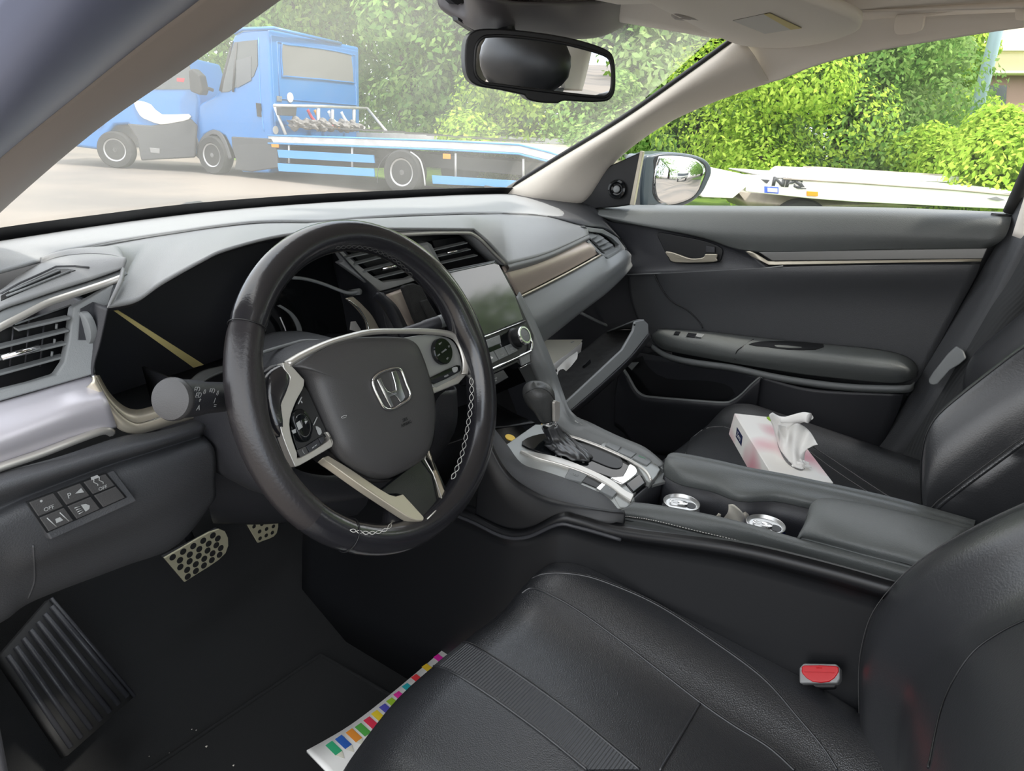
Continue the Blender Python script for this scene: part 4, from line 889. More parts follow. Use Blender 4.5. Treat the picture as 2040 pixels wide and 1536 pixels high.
# ---- armrest lid
al=thing('armrest_lid','grey-black leather padded armrest lid closing the rear of the console','armrest')
t1=pts([(1613,1018,.462),(1620,1003,.468),(1645,994,.472),(1720,1005,.476),(1800,1022,.48),(1935,1056,.488)],'z')
t2=pts([(1607,1040,.458),(1615,1030,.468),(1650,1028,.476),(1730,1042,.481),(1810,1060,.486),(1900,1085,.49)],'z')
t3=pts([(1592,1068,.450),(1604,1060,.457),(1650,1068,.466),(1730,1086,.474),(1800,1100,.48),(1880,1122,.486)],'z')
t4=pts([(1589,1076,.443),(1602,1074,.445),(1650,1086,.452),(1730,1108,.460),(1812,1130,.467),(1870,1150,.472)],'z')
loft('padded_top',[[q+V((.012,.004,-.03)) for q in t1],t1,t2,t3,t4,[q+V((0,0,-.02)) for q in t4]],'leather_pad',al,ku=5,kv=5,th=.003)
tube('lid_seam',[q+V((-.001,0,.004)) for q in t4],.0010,'black_plastic',al,k=4)
tube('lid_edge_piping',[q+V((-.0005,0,.0005)) for q in t4],.0022,'leather_pad',al,k=4)

# ============================================================ GEAR SHIFTER
gs=thing('gear_shifter','black leather gear lever with silver button standing in the console gate','gear lever')
k0=UY(1082,800,.0); kb_=UY(1095,849,-.004)
axk=(k0-kb_).normalized(); kx,ky,kz=frame(axk)
prof=[(.0120,-.036),(.0150,-.030),(.0178,-.012),(.0208,.003),(.0220,.014),(.0210,.023),(.0165,.031),(.009,.0345),(.001,.0355)]
verts=[];faces=[];sg=28
fwd=V((.5,-.75,0)); fwd=(fwd-axk*fwd.dot(axk)).normalized(); sd=axk.cross(fwd)
for r_,h_ in prof:
    for s in range(sg):
        a=2*math.pi*s/sg; c=math.cos(a); s_=math.sin(a)
        e=1.12 if h_>0 else 1.0
        sh=(-.004 if h_>-.005 else 0)*(1 if h_>0 else .5)
        verts.append(k0+axk*(h_-abs(min(0,c))*0+ (-.004*c if h_>.005 else 0))+fwd*(c*r_*e+sh)+sd*(s_*r_*.95))
for i in range(len(prof)-1):
    for s in range(sg): faces.append((i*sg+s,i*sg+(s+1)%sg,(i+1)*sg+(s+1)%sg,(i+1)*sg+s))
faces.append(tuple(range(sg))[::-1]); faces.append(tuple((len(prof)-1)*sg+s for s in range(sg)))
kn=mk('leather_knob',verts,faces,'knob_leather',gs); sb=kn.modifiers.new('s','SUBSURF'); sb.levels=1; sb.render_levels=1
knb=bvh(kn)
tube('knob_seam',surfline(knb,[(1047,784),(1060,776),(1075,773),(1092,780),(1104,797),(1106,815)],.0002),.0005,'black_plastic',gs)
pb_=[onsurf(knb,px,py,.003,UY(px,py,-.02)) for px,py in ((1104,800),(1114,800))]+[UY(1116,838,-.022),UY(1107,846,-.022)]
slab('release_button',[UY(1105,803,-.0245),UY(1108,798,-.0245),UY(1116,801,-.0235),UY(1116,830,-.0235),UY(1112,841,-.0235),UY(1106,840,-.0245)],'satin_silver',gs,vec=(-.001,.005,0),bev=.0012,seg=3)
lathe('chrome_collar',[(.0125,-.046),(.0138,-.043),(.0138,-.037),(.0125,-.034)],k0,axk,'bright_chrome',gs)
base=CQ(1130,898,.004)
prof2=[]; verts=[];faces=[]; cc=[k0+axk*-.044,k0+axk*-.058+V((0,-.002,0)),k0+axk*-.072+V((.002,-.008,0)),base+cpn*.010,base+cpn*.002]
rads=[(.0125,.0125),(.016,.015),(.019,.018),(.026,.022),(.040,.026)]
along=(CQ(1235,935)-CQ(1100,880)).normalized(); across=cpn.cross(along)
sg=48
for i,(c,(ra_,rb_)) in enumerate(zip(cc,rads)):
    for s in range(sg):
        a=2*math.pi*s/sg; wob=1+.07*math.sin(a*9+i*1.3)*(i>0); verts.append(c+along*(math.cos(a)*ra_*wob)+across*(math.sin(a)*rb_*wob)+V((0,0,.0015*math.sin(a*13+i*2)*(i>0))))
for i in range(4):
    for s in range(sg): faces.append((i*sg+s,i*sg+(s+1)%sg,(i+1)*sg+(s+1)%sg,(i+1)*sg+s))
bo=mk('leather_boot',verts,faces,'seat_plain',gs); s_=bo.modifiers.new('s','SUBSURF'); s_.levels=2; s_.render_levels=2; sol(bo,.001)
tube('boot_stitching',[onsurf(knb,0,0) or (cc[1].lerp(base,.0)+V((.016,-.008,0))) ][:0]+[cc[0]+V((.010,-.006,0)),cc[1]+V((.013,-.010,0)),cc[2]+V((.016,-.013,.001)),CQ(1158,900,.012),CQ(1172,912,.006)],.0016,'dark_stitch',gs,k=5)

# ============================================================ THINGS IN THE BIN
def can(c,rad,m,lab,rot):
    t=thing('drink_can',lab,'can','drink cans in the console bin')
    h=.132; r=rad; c=V(c)   # c = middle of the lid rim
    b=c-V((0,0,h))
    lathe('can_body',[(.7*r,0),(.82*r,.003),(r*1.04,.012),(r*1.06,.02),(r*1.06,h-.017),(r*1.03,h-.010),(r*.97,h-.004),(r*.95,h-.002)],b,(0,0,1),m,t,seg=48,cap=False)
    lathe('can_lid',[(r*.90,h-.0056),(r*.95,h-.003),(r*1.0,h-.0015),(r*1.0,h-.0003),(r*.97,h+.0003),(r*.94,h-.0006),(r*.91,h-.0045),(r*.86,h-.0058),(r*.82,h-.0038),(r*.5,h-.0036),(.0,h-.0036)],b,(0,0,1),'can_alu',t,seg=56)
    x=V((math.cos(rot),math.sin(rot),0)); y=V((-x.y,x.x,0)); z=h-.0030
    op=[b+x*(r*(.50+.30*math.cos(a)))+y*(r*.34*math.sin(a))+V((0,0,z)) for a in [2*math.pi*i/24 for i in range(24)]]
    slab('mouth',op,'black_plastic',t,vec=(0,0,-.0004),bev=0)
    # ring pull: body with a finger hole
    ou=[];inn=[]
    tab=[(-.62,0,.16),(-.3,0,.19),(.05,0,.21),(.28,0,.20)]
    def rr(x0,x1,wd,n=28):
        out=[]; L=(x1-x0)/2-wd; cx=(x0+x1)/2
        for i in range(n):
            a=2*math.pi*i/n; out.append((cx+(L if math.cos(a)>0 else -L)+wd*math.cos(a),wd*math.sin(a)))
        return out
    A=rr(-.66,.34,.23); B=rr(-.56,-.18,.135)
    P=lambda q,zz: b+x*(q[0]*r)+y*(q[1]*r)+V((0,0,zz))
    nn=len(A); v=[P(q,h-.0012) for q in A]+[P(q,h-.0012) for q in B]; f=[(i,(i+1)%nn,nn+(i+1)%nn,nn+i) for i in range(nn)]
    o=mk('ring_pull',v,f,'bright_chrome',t); sol(o,.0012,0,.0003)
    lathe('rivet',[(.0022,h-.0036),(.0022,h-.0005),(.001,h)],b+x*(.12*r),(0,0,1),'can_alu',t,seg=16)
can(UZ(1358,1000,.418),.0262,'can_silver','blue and silver drink can at the front of the console bin',R(-68))
can(UZ(1526,1043,.424),.0262,'can_blue','opened drink can nearest the padded armrest lid',R(-78))
t=thing('crumpled_paper','crumpled beige paper scrap between the two drink cans','paper')
def crumple(name,c,sx,sy,sz,m,par,seed,n=14,rough=.35):
    rnd=random.Random(seed); bm=bmesh.new(); bmesh.ops.create_icosphere(bm,subdivisions=3,radius=1)
    ph=[rnd.uniform(0,6) for _ in range(9)]
    for v in bm.verts:
        q=v.co; k=1+rough*(math.sin(q.x*3.1+ph[0])*math.sin(q.y*4.3+ph[1])+.6*math.sin(q.z*6+ph[2]+q.x*5)+rnd.uniform(-.25,.25))
        v.co=V((q.x*sx*k,q.y*sy*k,q.z*sz*k))+V(c)
    me=bpy.data.meshes.new(name); bm.to_mesh(me); bm.free(); me.polygons.foreach_set('use_smooth',[rough==0]*len(me.polygons)); o=bpy.data.objects.new(name,me); col.objects.link(o); me.materials.append(M[m]); o.parent=par
    return o
sh=pts([(1454,1042,.405),(1470,1040,.41),(1492,1058,.405)],'z')
fan=[pts([(1440,1034,.395),(1470,1052,.395),(1487,1052,.39)],'z'),pts([(1450,1020,.415),(1468,1030,.41),(1484,1034,.412)],'z'),pts([(1452,1005,.425),(1462,1006,.43),(1478,1020,.425)],'z')]
loft('folded_sheet',fan,'crumpled',t,ku=4,kv=4,th=.0015)
loft('small_flap',[pts([(1426,1030,.395),(1436,1033,.39)],'z'),pts([(1431,1022,.40),(1436,1025,.40)],'z')],'crumpled',t,th=.001,lin=True)
crumple('wad',UZ(1472,1046,.385),.016,.014,.016,'crumpled',t,3)

# ============================================================ PEDALS, FOOT REST, MAT
def pedal(name,q,y,lab,holes,side):
    t=thing(name,lab,'pedal')
    P=[UY(a,b,y) for a,b in q]; 
    nrm=(P[1]-P[0]).cross(P[3]-P[0]).normalized()
    if nrm.dot(CP-P[0])<0:nrm=-nrm
    slab('steel_pad',P,'pedal_steel',t,vec=-nrm*.004,bev=.0012,k=4,corner=(0,3))
    slab('rubber_base',[p-nrm*.0035 for p in P],'rubber',t,vec=-nrm*.008,bev=.002)
    for r_ in range(holes[1]):
        for c in range(holes[0]):
            u=(c+.6+(.35 if r_%2 else 0))/(holes[0]+.35); v=(r_+.5)/holes[1]
            if u>.97: continue
            c_=bil(P,u,v)
            lathe('rubber_stud',[(holes[2],0),(holes[2]*.9,.0006),(0,.0006)],c_+nrm*.0002,nrm,'rubber',t,seg=16)
    c_=sum(P,V((0,0,0)))/4
    tube('pedal_arm',[c_-nrm*.01,c_+V((0,.06,.08)),c_+V((0,.06,.25))],.008,'black_plastic',t)
pedal('brake_pedal',[(327,1112),(437,1054),(450,1102),(368,1160)],.48,'perforated steel brake pedal left of the steering wheel',(5,5,.0058),0)
pedal('accelerator_pedal',[(478,1020),(545,1010),(552,1062),(514,1082)],.50,'half-hidden steel accelerator pedal just behind the wheel rim',(3,5,.004),0)
fr=thing('foot_rest','ribbed grey rubber foot rest at the far left of the footwell','foot rest')
F4=[UX(10,1330,-.655),V((0,0,0)),V((0,0,0)),V((0,0,0))]
F4=[UY(-5,1310,.40),UY(95,1195,.46),UY(262,1390,.375),UY(128,1508,.32)]
loft('base',[[F4[0],F4[1]],[F4[3],F4[2]]],'rubber',fr,lin=True,th=.012)
nf=(F4[1]-F4[0]).cross(F4[3]-F4[0]).normalized(); nf=nf if nf.dot(CP-F4[0])>0 else -nf
for i in range(7):
    u=(i+.5)/7; a=bil(F4,u,.04)+nf*.006; b=bil(F4,u,.96)+nf*.006
    tube('rib',[a,b],.0042,'dark_plastic',fr,seg=8)
tube('border',[F4[1]+nf*.006,F4[2]+nf*.006],.003,'dark_plastic',fr)
fm=thing('floor_mat','black carpet floor mat with bound edge under the driver pedals','floor mat')
mq=[V((-.69,.30,.012)),V((-.22,.30,.012)),V((-.20,-.12,.012)),V((-.69,-.12,.012))]
slab('mat_sheet',mq,'carpet',fm,vec=(0,0,-.01),bev=.003,k=6,corner=(0,1,2,3))
tube('mat_border',[q+V((0,0,.000)) for q in mq],.004,'carpet',fm,closed=True)
for i in range(0): tube('mat_ridge',[(-.66+.05*i,.26,.014),(-.66+.05*i,-.10,.014)],.0025,'rubber',fm,seg=6)
rnd=random.Random(5)
cr_v=[];cr_f=[]
for i in range(45):
    c=V((rnd.uniform(-.66,-.45),rnd.uniform(.05,.35),.016)); s=rnd.uniform(.0006,.0018); k0_=len(cr_v)
    cr_v+=[c+V((s,0,0)),c+V((-s,s,0)),c+V((-s,-s,0)),c+V((0,0,s))]; cr_f+=[(k0_,k0_+1,k0_+3),(k0_+1,k0_+2,k0_+3),(k0_+2,k0_,k0_+3)]
o=mk('crumbs',cr_v,cr_f,'crumpled',None,False); tag(o,'pale crumbs and grit scattered on the driver footwell floor','crumbs',kind='stuff')

# ============================================================ SEATS
def seat_cushion(par,xc,hw,y0,y1,zt,m,prof,side=1):
    rows=[]
    N=22
    for j in range(N+1):
        v=j/N; y=y0+(y1-y0)*v
        fr_=max(0,1-v/.16); drop=-.075*(1-math.sqrt(max(0,1-fr_**2.2)))
        rear=-.035*v
        cyl=(1-math.sqrt(max(0,1-fr_**2.4)))
        row=[]
        for (u,z,fz) in prof:
            corner=cyl*.035*(abs(u)**3)
            yy=y-((abs(u)**2.4)*(.11 if u<0 else .03)*(1-v) if side else (abs(u)**4)*.03*(1-v))
            tp=1-(.16*((v-.66)/.34)**1.6 if v>.66 and u>0 and side else 0)
            row.append(V((xc+u*hw*(1-corner)*tp,yy,zt+z+(.009 if side and u>.6 else 0)+drop+rear*(1+ .25*abs(u)) )))
        rows.append(row)
    front=[V((q.x,q.y+.004,q.z-.05)) for q in rows[0]]; front2=[V((q.x,q.y-.01,q.z-.14)) for q in rows[0]]
    rows=[front2,front]+rows
    o=loft('seat_cushion',rows,m,par,ku=3,kv=2,th=0)
    return o
prof=[(-1.0,-.16,0),(-1.03,-.08,0),(-1.0,-.02,0),(-.93,.008,0),(-.80,.014,0),(-.66,.002,0),(-.5,-.010,0),(-.25,-.014,0),(0,-.015,0),(.25,-.014,0),(.5,-.010,0),(.66,.002,0),(.80,.014,0),(.93,.008,0),(1.0,-.02,0),(1.03,-.08,0),(1.0,-.16,0)]
ds=thing('driver_seat','black perforated leather driver seat in the foreground','seat')
cu=seat_cushion(ds,-.375,.262,-.068,-.60,.342,'seat_leather',prof)
cb_=bvh(cu)
SE=[[(1030,1176),(1055,1155),(1090,1143),(1149,1145),(1208,1161),(1306,1204),(1409,1270),(1518,1350),(1590,1430),(1640,1490),(1668,1534)],
    [(1040,1182),(1062,1172),(1110,1192),(1160,1222),(1227,1270),(1300,1326),(1394,1399),(1460,1445),(1532,1490),(1583,1536)],
    [(872,1300),(890,1286),(914,1282),(945,1289),(1031,1344),(1149,1430),(1274,1534)],
    [(825,1342),(843,1331),(882,1331),(953,1371),(1070,1454),(1169,1534)]]
for i,l in enumerate(SE):
    s_=surfline(cb_,l,.0004,k=8); 
    if len(s_)>3: 
        tube('seat_seam',s_,.0013,'seat_plain',ds,seg=6)
        tube('seam_stitching',[q+V((.0028,0,.0004)) for q in s_],.00045,'dark_stitch',ds,seg=5)
s_=surfline(cb_,[(1394,1402),(1360,1460),(1314,1536)],.0006,k=8)
if len(s_)>3: tube('seat_seam',s_,.0016,'seat_plain',ds,seg=6)
# ribbed stripe between the two middle seams, lying on the cushion
ra_=surfline(cb_,[(880,1300),(914,1284),(945,1290),(1031,1345),(1149,1431),(1274,1535)],.0009,k=8); rb_=surfline(cb_,[(850,1330),(860,1329),(882,1332),(953,1372),(1070,1455),(1169,1535)],.0009,k=8)
nmin=min(len(ra_),len(rb_)); 
vv=[];ff=[]
for i in range(nmin):
    a,b=ra_[min(len(ra_)-1,i)],rb_[min(len(rb_)-1,i)]
    for j in range(5):
        q=a.lerp(b,j/4); h=cb_.ray_cast(q+V((0,.02,.08)),V((0,-.24,-1)).normalized()); vv.append((h[0]+V((0,.0002,.0009))) if h[0] else q)
for i in range(nmin-1):
    for j in range(4): ff.append((i*5+j,i*5+j+1,(i+1)*5+j+1,(i+1)*5+j))
o=mk('ribbed_stripe',vv,ff,'seat_ribbed',ds)
# seat back
bk=[]
for (px,py,x) in ((1725,1700,-.165),(1720,1536,-.16),(1715,1440,-.155),(1714,1340,-.15),(1722,1280,-.15),(1742,1222,-.15),(1790,1160,-.15),(1850,1108,-.15),(1940,1055,-.155),(2040,1008,-.16),(2200,940,-.17),(2500,840,-.18)): bk.append(UX(px,py,x))
r_bo=bk
def off(d): return [q+V(d) for q in bk]
sbk=loft('backrest',[off((.035,-.16,-.03)),off((.030,-.05,0)),off((.012,-.008,0)),bk,off((-.03,-.008,0)),off((-.06,-.035,0)),off((-.10,-.055,0)),off((-.20,-.062,0)),off((-.31,-.055,0)),off((-.35,-.035,0)),off((-.39,-.010,0)),off((-.43,-.010,0)),off((-.45,-.03,0)),off((-.46,-.16,0))],'seat_plain',ds,ku=4,kv=4,th=0)
tube('backrest_piping',[q+V((.006,-.001,0)) for q in bk],.0018,'seat_leather',ds,k=4,seg=6)
sb2=bvh(sbk)
tube('backrest_stitching',[q+V((-.0005,.0018,.001)) for q in bk],.0005,'dark_stitch',ds,k=4,seg=5)
s_=surfline(sb2,[(2060,1228),(1990,1262),(1930,1310),(1880,1400),(1850,1530)],.0004)
if len(s_)>2: tube('backrest_seam',s_,.001,'black_plastic',ds,seg=6)
hd=crumple('headrest',(-.375,-.78,.98),.13,.055,.10,'seat_plain',ds,1,rough=0)
for x_ in (-.43,-.32): tube('headrest_post',[(x_,-.78,.90),(x_,-.76,.78)],.006,'satin_silver',ds)
# passenger seat
ps=thing('passenger_seat','black leather passenger seat beyond the console carrying the tissue box','seat')
cu2=seat_cushion(ps,.392,.255,-.055,-.60,.37,'seat_leather',prof,0)
c2=bvh(cu2)
for l in ([(1365,905),(1380,870),(1410,853),(1445,850)],[(1335,905),(1370,908),(1400,925),(1420,940)],[(1620,890),(1680,930),(1740,970),(1790,1002)],[(1600,890),(1660,935),(1720,975),(1765,1003)],[(1440,850),(1475,862),(1530,885)]):
    s_=surfline(c2,l,.0004,k=8)
    if len(s_)>3: tube('seat_seam',s_,.0013,'seat_plain',ps,seg=6)
pk_=[]
for (px,py,x) in ((1850,1130,.15),(1842,1040,.15),(1837,985,.15),(1836,930,.15),(1840,890,.152),(1850,858,.155),(1872,826,.16),(1920,785,.165),(1980,738,.17),(2045,690,.175),(2200,590,.18),(2500,430,.18)): pk_.append(UX(px,py,x))
def off2(d): return [q+V(d) for q in pk_]
# outer edge of the near bolster, with piping and side panel
pe=[]
for (px,py,x) in ((1872,1120,.135),(1868,1060,.135),(1864,1020,.135),(1868,1012,.135),(1880,1000,.135),(1900,985,.135),(1930,962,.135),(1980,925,.138),(2010,903,.14),(2045,878,.14),(2200,780,.145),(2500,600,.145)): pe.append(UX(px,py,x))
loft('backrest',[off2((.48,-.20,0)),off2((.485,-.08,0)),off2((.47,-.03,0)),off2((.43,-.012,0)),off2((.38,-.03,0)),off2((.30,-.06,0)),off2((.18,-.06,0)),off2((.10,-.05,0)),off2((.05,-.015,0)),off2((.02,-.001,0)),pk_,[a.lerp(b,.5)+V((-.012,.004,0)) for a,b in zip(pk_,pe)],pe,[q+V((.0,-.02,-.002)) for q in pe],[V((q.x+.004,q.y-.14,q.z-.06)) for q in pe]],'seat_plain',ps,ku=3,kv=3,th=0)
tube('backrest_piping',pe,.003,'seat_leather',ps,k=4)
tube('backrest_stitching',[q+V((-.004,.006,.002)) for q in pe],.0007,'dark_stitch',ps,k=4,seg=5)
tube('backrest_seam',[q+V((.001,.001,.0)) for q in pk_],.0012,'black_plastic',ps,k=4,seg=6)
crumple('headrest',(.39,-.80,.97),.13,.055,.10,'seat_plain',ps,1,rough=0)
for x_ in (.34,.45): tube('headrest_post',[(x_,-.80,.90),(x_,-.78,.78)],.006,'satin_silver',ps)
# rear bench
rb=thing('rear_bench','black rear bench seat behind the front seats','seat')
box('bench_cushion',(0,-1.28,.27),(1.25,.5,.2),'seat_plain',rb,.05)
box('bench_back',(0,-1.56,.50),(1.25,.14,.55),'seat_plain',rb,.05,Matrix.Rotation(R(18),3,'X'))
for x_ in (-.35,0,.35): crumple('headrest',(x_,-1.64,.82),.12,.05,.07,'seat_plain',rb,1,rough=0)

# ---- buckle, cloth, booklet
bc=thing('seat_belt_buckle','red seat belt release button in a grey buckle beside the driver seat','buckle')
bn=V((-.62,.18,.55)).normalized(); bp_=UX(1632,1342,-.165)
def BP(px,py,h=0): return onplane(px,py,bp_+bn*h,bn)
slab('buckle_frame',[BP(*q) for q in ((1592,1330),(1600,1321),(1665,1322),(1673,1330),(1673,1352),(1668,1361),(1592,1361))],'clear_grey',bc,vec=-bn*.012,bev=.002)
slab('release_button',[BP(*q,.0012) for q in ((1597,1332),(1602,1325),(1664,1326),(1670,1333),(1668,1343),(1652,1358),(1618,1358),(1598,1342))],'red_plastic',bc,vec=-bn*.004,bev=.0015,k=2)
slab('button_ridge',[BP(*q,.002) for q in ((1602,1337),(1662,1339),(1662,1341),(1602,1339))],'red_plastic',bc,vec=-bn*.001,bev=.0004)
txt('lettering','PRESS',BP(1632,1331,.0014),BP(1660,1332)-BP(1605,1331),V((0,0,1)),.0018,'red_lens',bc)
slab('buckle_body',[BP(*q,-.03) for q in ((1594,1328),(1670,1328),(1668,1372),(1597,1372))],'black_plastic',bc,vec=-bn*.09,bev=.004)
t=thing('dust_cloth','grey fabric bunched between the driver seat cushion and backrest','cloth')
loft('fabric_folds',[pts([(1600,1405,-.145),(1640,1432,-.142),(1700,1450,-.14),(1740,1470,-.135)],'x'),pts([(1615,1432,-.16),(1655,1470,-.145),(1700,1480,-.155),(1735,1510,-.145)],'x'),pts([(1635,1470,-.165),(1670,1500,-.16),(1710,1520,-.155),(1735,1545,-.155)],'x'),pts([(1660,1520,-.18),(1700,1560,-.175),(1740,1580,-.175),(1770,1600,-.175)],'x')],'felt',t,ku=5,kv=5,th=.004)
tube('seat_rail_edge',pts([(1645,1437,-.15),(1680,1441,-.15),(1715,1440,-.15)],'x'),.0028,'clear_grey',t)
bk_=thing('pencil_booklet','white booklet with a border of coloured pencil tips under the driver seat','booklet')
BZ=.10
tb_=pts([(611,1497),(700,1445),(790,1375),(880,1298),(900,1275)],'z',BZ)
bo_=[q+V((-.02,-.16,0)) for q in tb_]
cv=loft('cover',[tb_,bo_],'paper_white',bk_,lin=True,th=.004)
cols=[('green',(.03,.35,.16)),('blue',(.02,.10,.40)),('orange',(.70,.25,.03)),('lime',(.08,.35,.06)),('red',(.65,.03,.07)),('yellow',(.75,.55,.03)),('navy',(.08,.08,.4)),('leafy',(.3,.5,.03)),('pink',(.7,.03,.3)),('teal',(.02,.35,.38)),('crimson',(.7,.04,.05)),('gold',(.75,.5,.03)),('magenta',(.7,.02,.35))]
ex=[(655,1480),(674,1468),(695,1455),(713,1444),(730,1431),(745,1418),(761,1405),(775,1393),(789,1380),(806,1364),(824,1346),(845,1325),(868,1306)]
for (n_,c_),(px,py) in zip(cols,ex):
    mat('print_'+n_,c_,.6); a=UZ(px,py,BZ+.0026); dx=(tb_[2]-tb_[0]).normalized(); dy=(bo_[0]-tb_[0]).normalized()
    sz=.0055
    p_=slab('pencil_print',[a-dx*sz,a+dx*sz,a+dx*sz+dy*.024,a-dx*sz+dy*.024],'print_'+n_,bk_,vec=(0,0,-.0006),bev=0)
    slab('pencil_tip',[a-dx*sz+dy*.024,a+dx*sz+dy*.024,a+dy*.036],'wall_brown' if False else 'paper_cream',p_,vec=(0,0,-.0006),bev=0)

# ============================================================ TISSUE BOX
tbx=thing('tissue_box','white and pink tissue box lying tilted on the passenger seat','tissue box')
TA,TB_,TC,TD=UZ(1463,823,.446),UZ(1569,831,.442),UZ(1661,962,.432),UZ(1541,950,.440)
TB_=TA+(TC-TD)
tn_=(TB_-TA).cross(TD-TA).normalized(); tn_=tn_ if tn_.z>0 else -tn_
hgt=.043
def tq(u,v,h=0): return TA+(TB_-TA)*u+(TD-TA)*v+tn_*h
tm=bpy.data.materials.new('tissue_print'); tm.use_nodes=True; t_=tm.node_tree; b_=t_.nodes['Principled BSDF']; b_.inputs['Roughness'].default_value=.55
tcn=t_.nodes.new('ShaderNodeTexCoord'); nz=t_.nodes.new('ShaderNodeTexNoise'); nz.inputs['Scale'].default_value=11; nz.inputs['Detail'].default_value=1
rp=t_.nodes.new('ShaderNodeValToRGB'); rp.color_ramp.elements[0].position=.47; rp.color_ramp.elements[0].color=(.90,.88,.84,1); rp.color_ramp.elements[1].position=.72; rp.color_ramp.elements[1].color=(.72,.32,.38,1)
t_.links.new(tcn.outputs['Object'],nz.inputs['Vector']); t_.links.new(nz.outputs['Fac'],rp.inputs['Fac']); t_.links.new(rp.outputs['Color'],b_.inputs['Base Color']); M['tissue_print']=tm
cc_=[tq(0,0),tq(1,0),tq(1,1),tq(0,1)]
cbx=mk('carton',cc_+[q-tn_*hgt for q in cc_],[(0,1,2,3),(7,6,5,4),(0,4,5,1),(1,5,6,2),(2,6,7,3),(3,7,4,0)],'tissue_print',tbx,False)
b=cbx.modifiers.new('b','BEVEL'); b.width=.001
def TQ(px,py,h=0): return onplane(px,py,TA+tn_*h,tn_)
ov=smooth([TQ(a,b,.0006) for a,b in ((1541,850),(1546,870),(1552,893),(1566,920),(1590,936),(1604,933),(1600,915),(1580,880),(1555,850))],4,True)
slab('opening',ov,'navy_print' if False else 'clear_grey',tbx,vec=-tn_*.0004,bev=0)
# side print: navy name plate on the long side
def ts(v,w_): return TA+(TD-TA)*v-tn_*(hgt*w_)
sn=(TD-TA).cross(tn_).normalized(); sn=sn if sn.dot(CP-TA)>0 else -sn
pl_=slab('name_plate',[ts(.14,.30)+sn*.0006,ts(.30,.30)+sn*.0006,ts(.33,.66)+sn*.0006,ts(.17,.66)+sn*.0006],'navy_print',tbx,th=.0004,bev=0)
txt('lettering','Zewa',ts(.235,.48)+sn*.001,TD-TA,tn_,.008,'icon_white',pl_)
slab('leaf_print',[tq(.62,.02,.0008),tq(.80,.0,.0008),tq(.86,.10,.0008),tq(.78,.18,.0008),tq(.66,.10,.0008)],'leaf_print',tbx,vec=-tn_*.0004,bev=0,k=3)
# pulled tissue
tc_=(tq(.5,.5)); base_l=[tq(.52+.13*math.cos(a),.52+.27*math.sin(a),-.002) for a in [2*math.pi*i/12 for i in range(12)]]
# pulled-up sheets standing out of the slot, each with its own folds
def TR(l): return [TQ(a,b,h) for a,b,h in l]
loft('pulled_tissue',[TR([(1553,893,.002),(1566,912,.002),(1582,928,.002),(1596,930,.002),(1602,922,.002)]),TR([(1553,872,.028),(1568,890,.018),(1580,892,.030),(1592,905,.020),(1604,900,.026)]),TR([(1552,858,.050),(1569,866,.036),(1584,860,.055),(1604,880,.040),(1618,889,.050)]),TR([(1550,846,.062),(1570,850,.050),(1590,844,.072),(1612,858,.055),(1629,886,.062)])],'tissue',tbx,ku=5,kv=5,th=.0008)
loft('pulled_tissue',[TR([(1545,868,.002),(1550,884,.002),(1557,900,.002),(1568,912,.002)]),TR([(1540,850,.035),(1548,866,.030),(1562,870,.022),(1574,876,.030)]),TR([(1535,836,.058),(1550,848,.045),(1568,850,.052),(1590,846,.060)]),TR([(1533,826,.066),(1552,836,.056),(1580,836,.066),(1618,836,.075)]),TR([(1539,822,.062),(1556,830,.060),(1585,829,.074),(1619,828,.080)])],'tissue',tbx,ku=5,kv=5,th=.0008)
tube('tissue_roll',TR([(1556,838,.062),(1575,835,.070),(1600,831,.078),(1612,833,.080)]),[.004,.006,.008,.0085],'tissue',tbx,k=4,seg=12)
crumple('tissue_tuft',TQ(1592,925,.004),.010,.014,.008,'tissue',tbx,9)


# ============================================================ PASSENGER DOOR
dr=thing('door_1',None,None); tag(dr,kind='structure')
def xx(l,d=None): return pts(l,'x',d)
# upper pad: belt line down to the trim
b0=xx([(1150,408,.72),(1290,410,.725),(1500,412,.725),(1750,415,.725),(2012,425,.725)])
b1=xx([(1160,420,.685),(1290,422,.69),(1500,424,.69),(1750,427,.69),(2014,440,.69)])
b2=xx([(1190,428,.675),(1310,452,.675),(1500,468,.675),(1750,468,.675),(2000,475,.675)])
b3=xx([(1215,440,.69),(1380,465,.688),(1500,501,.685),(1750,497,.685),(1968,493,.685)])
loft('upper_pad',[b0,b1,b2,b3],'leather_pad',dr,ku=6,kv=6,th=.004)
slab('inner_skin',xx([(1150,425),(1300,425),(2030,430),(2000,500),(1940,600),(1850,760),(1780,900),(1720,990),(1640,1060),(1200,1000),(1120,800),(1150,600)],.735),'dark_plastic',dr,vec=(.02,0,0),bev=0)
# front field around the handle
loft('front_field',[xx([(1168,440,.70),(1190,470,.715),(1230,530,.70),(1245,546,.69)]),xx([(1200,436,.698),(1270,480,.705),(1280,530,.70),(1285,546,.69)]),xx([(1260,446,.695),(1305,462,.70),(1330,528,.70),(1330,545,.69)]),xx([(1380,467,.69),(1430,489,.70),(1432,522,.70),(1425,543,.69)]),xx([(1490,500,.688),(1510,518,.692),(1530,530,.69),(1545,540,.69)])],'dark_plastic',dr,ku=5,kv=5,th=.003)
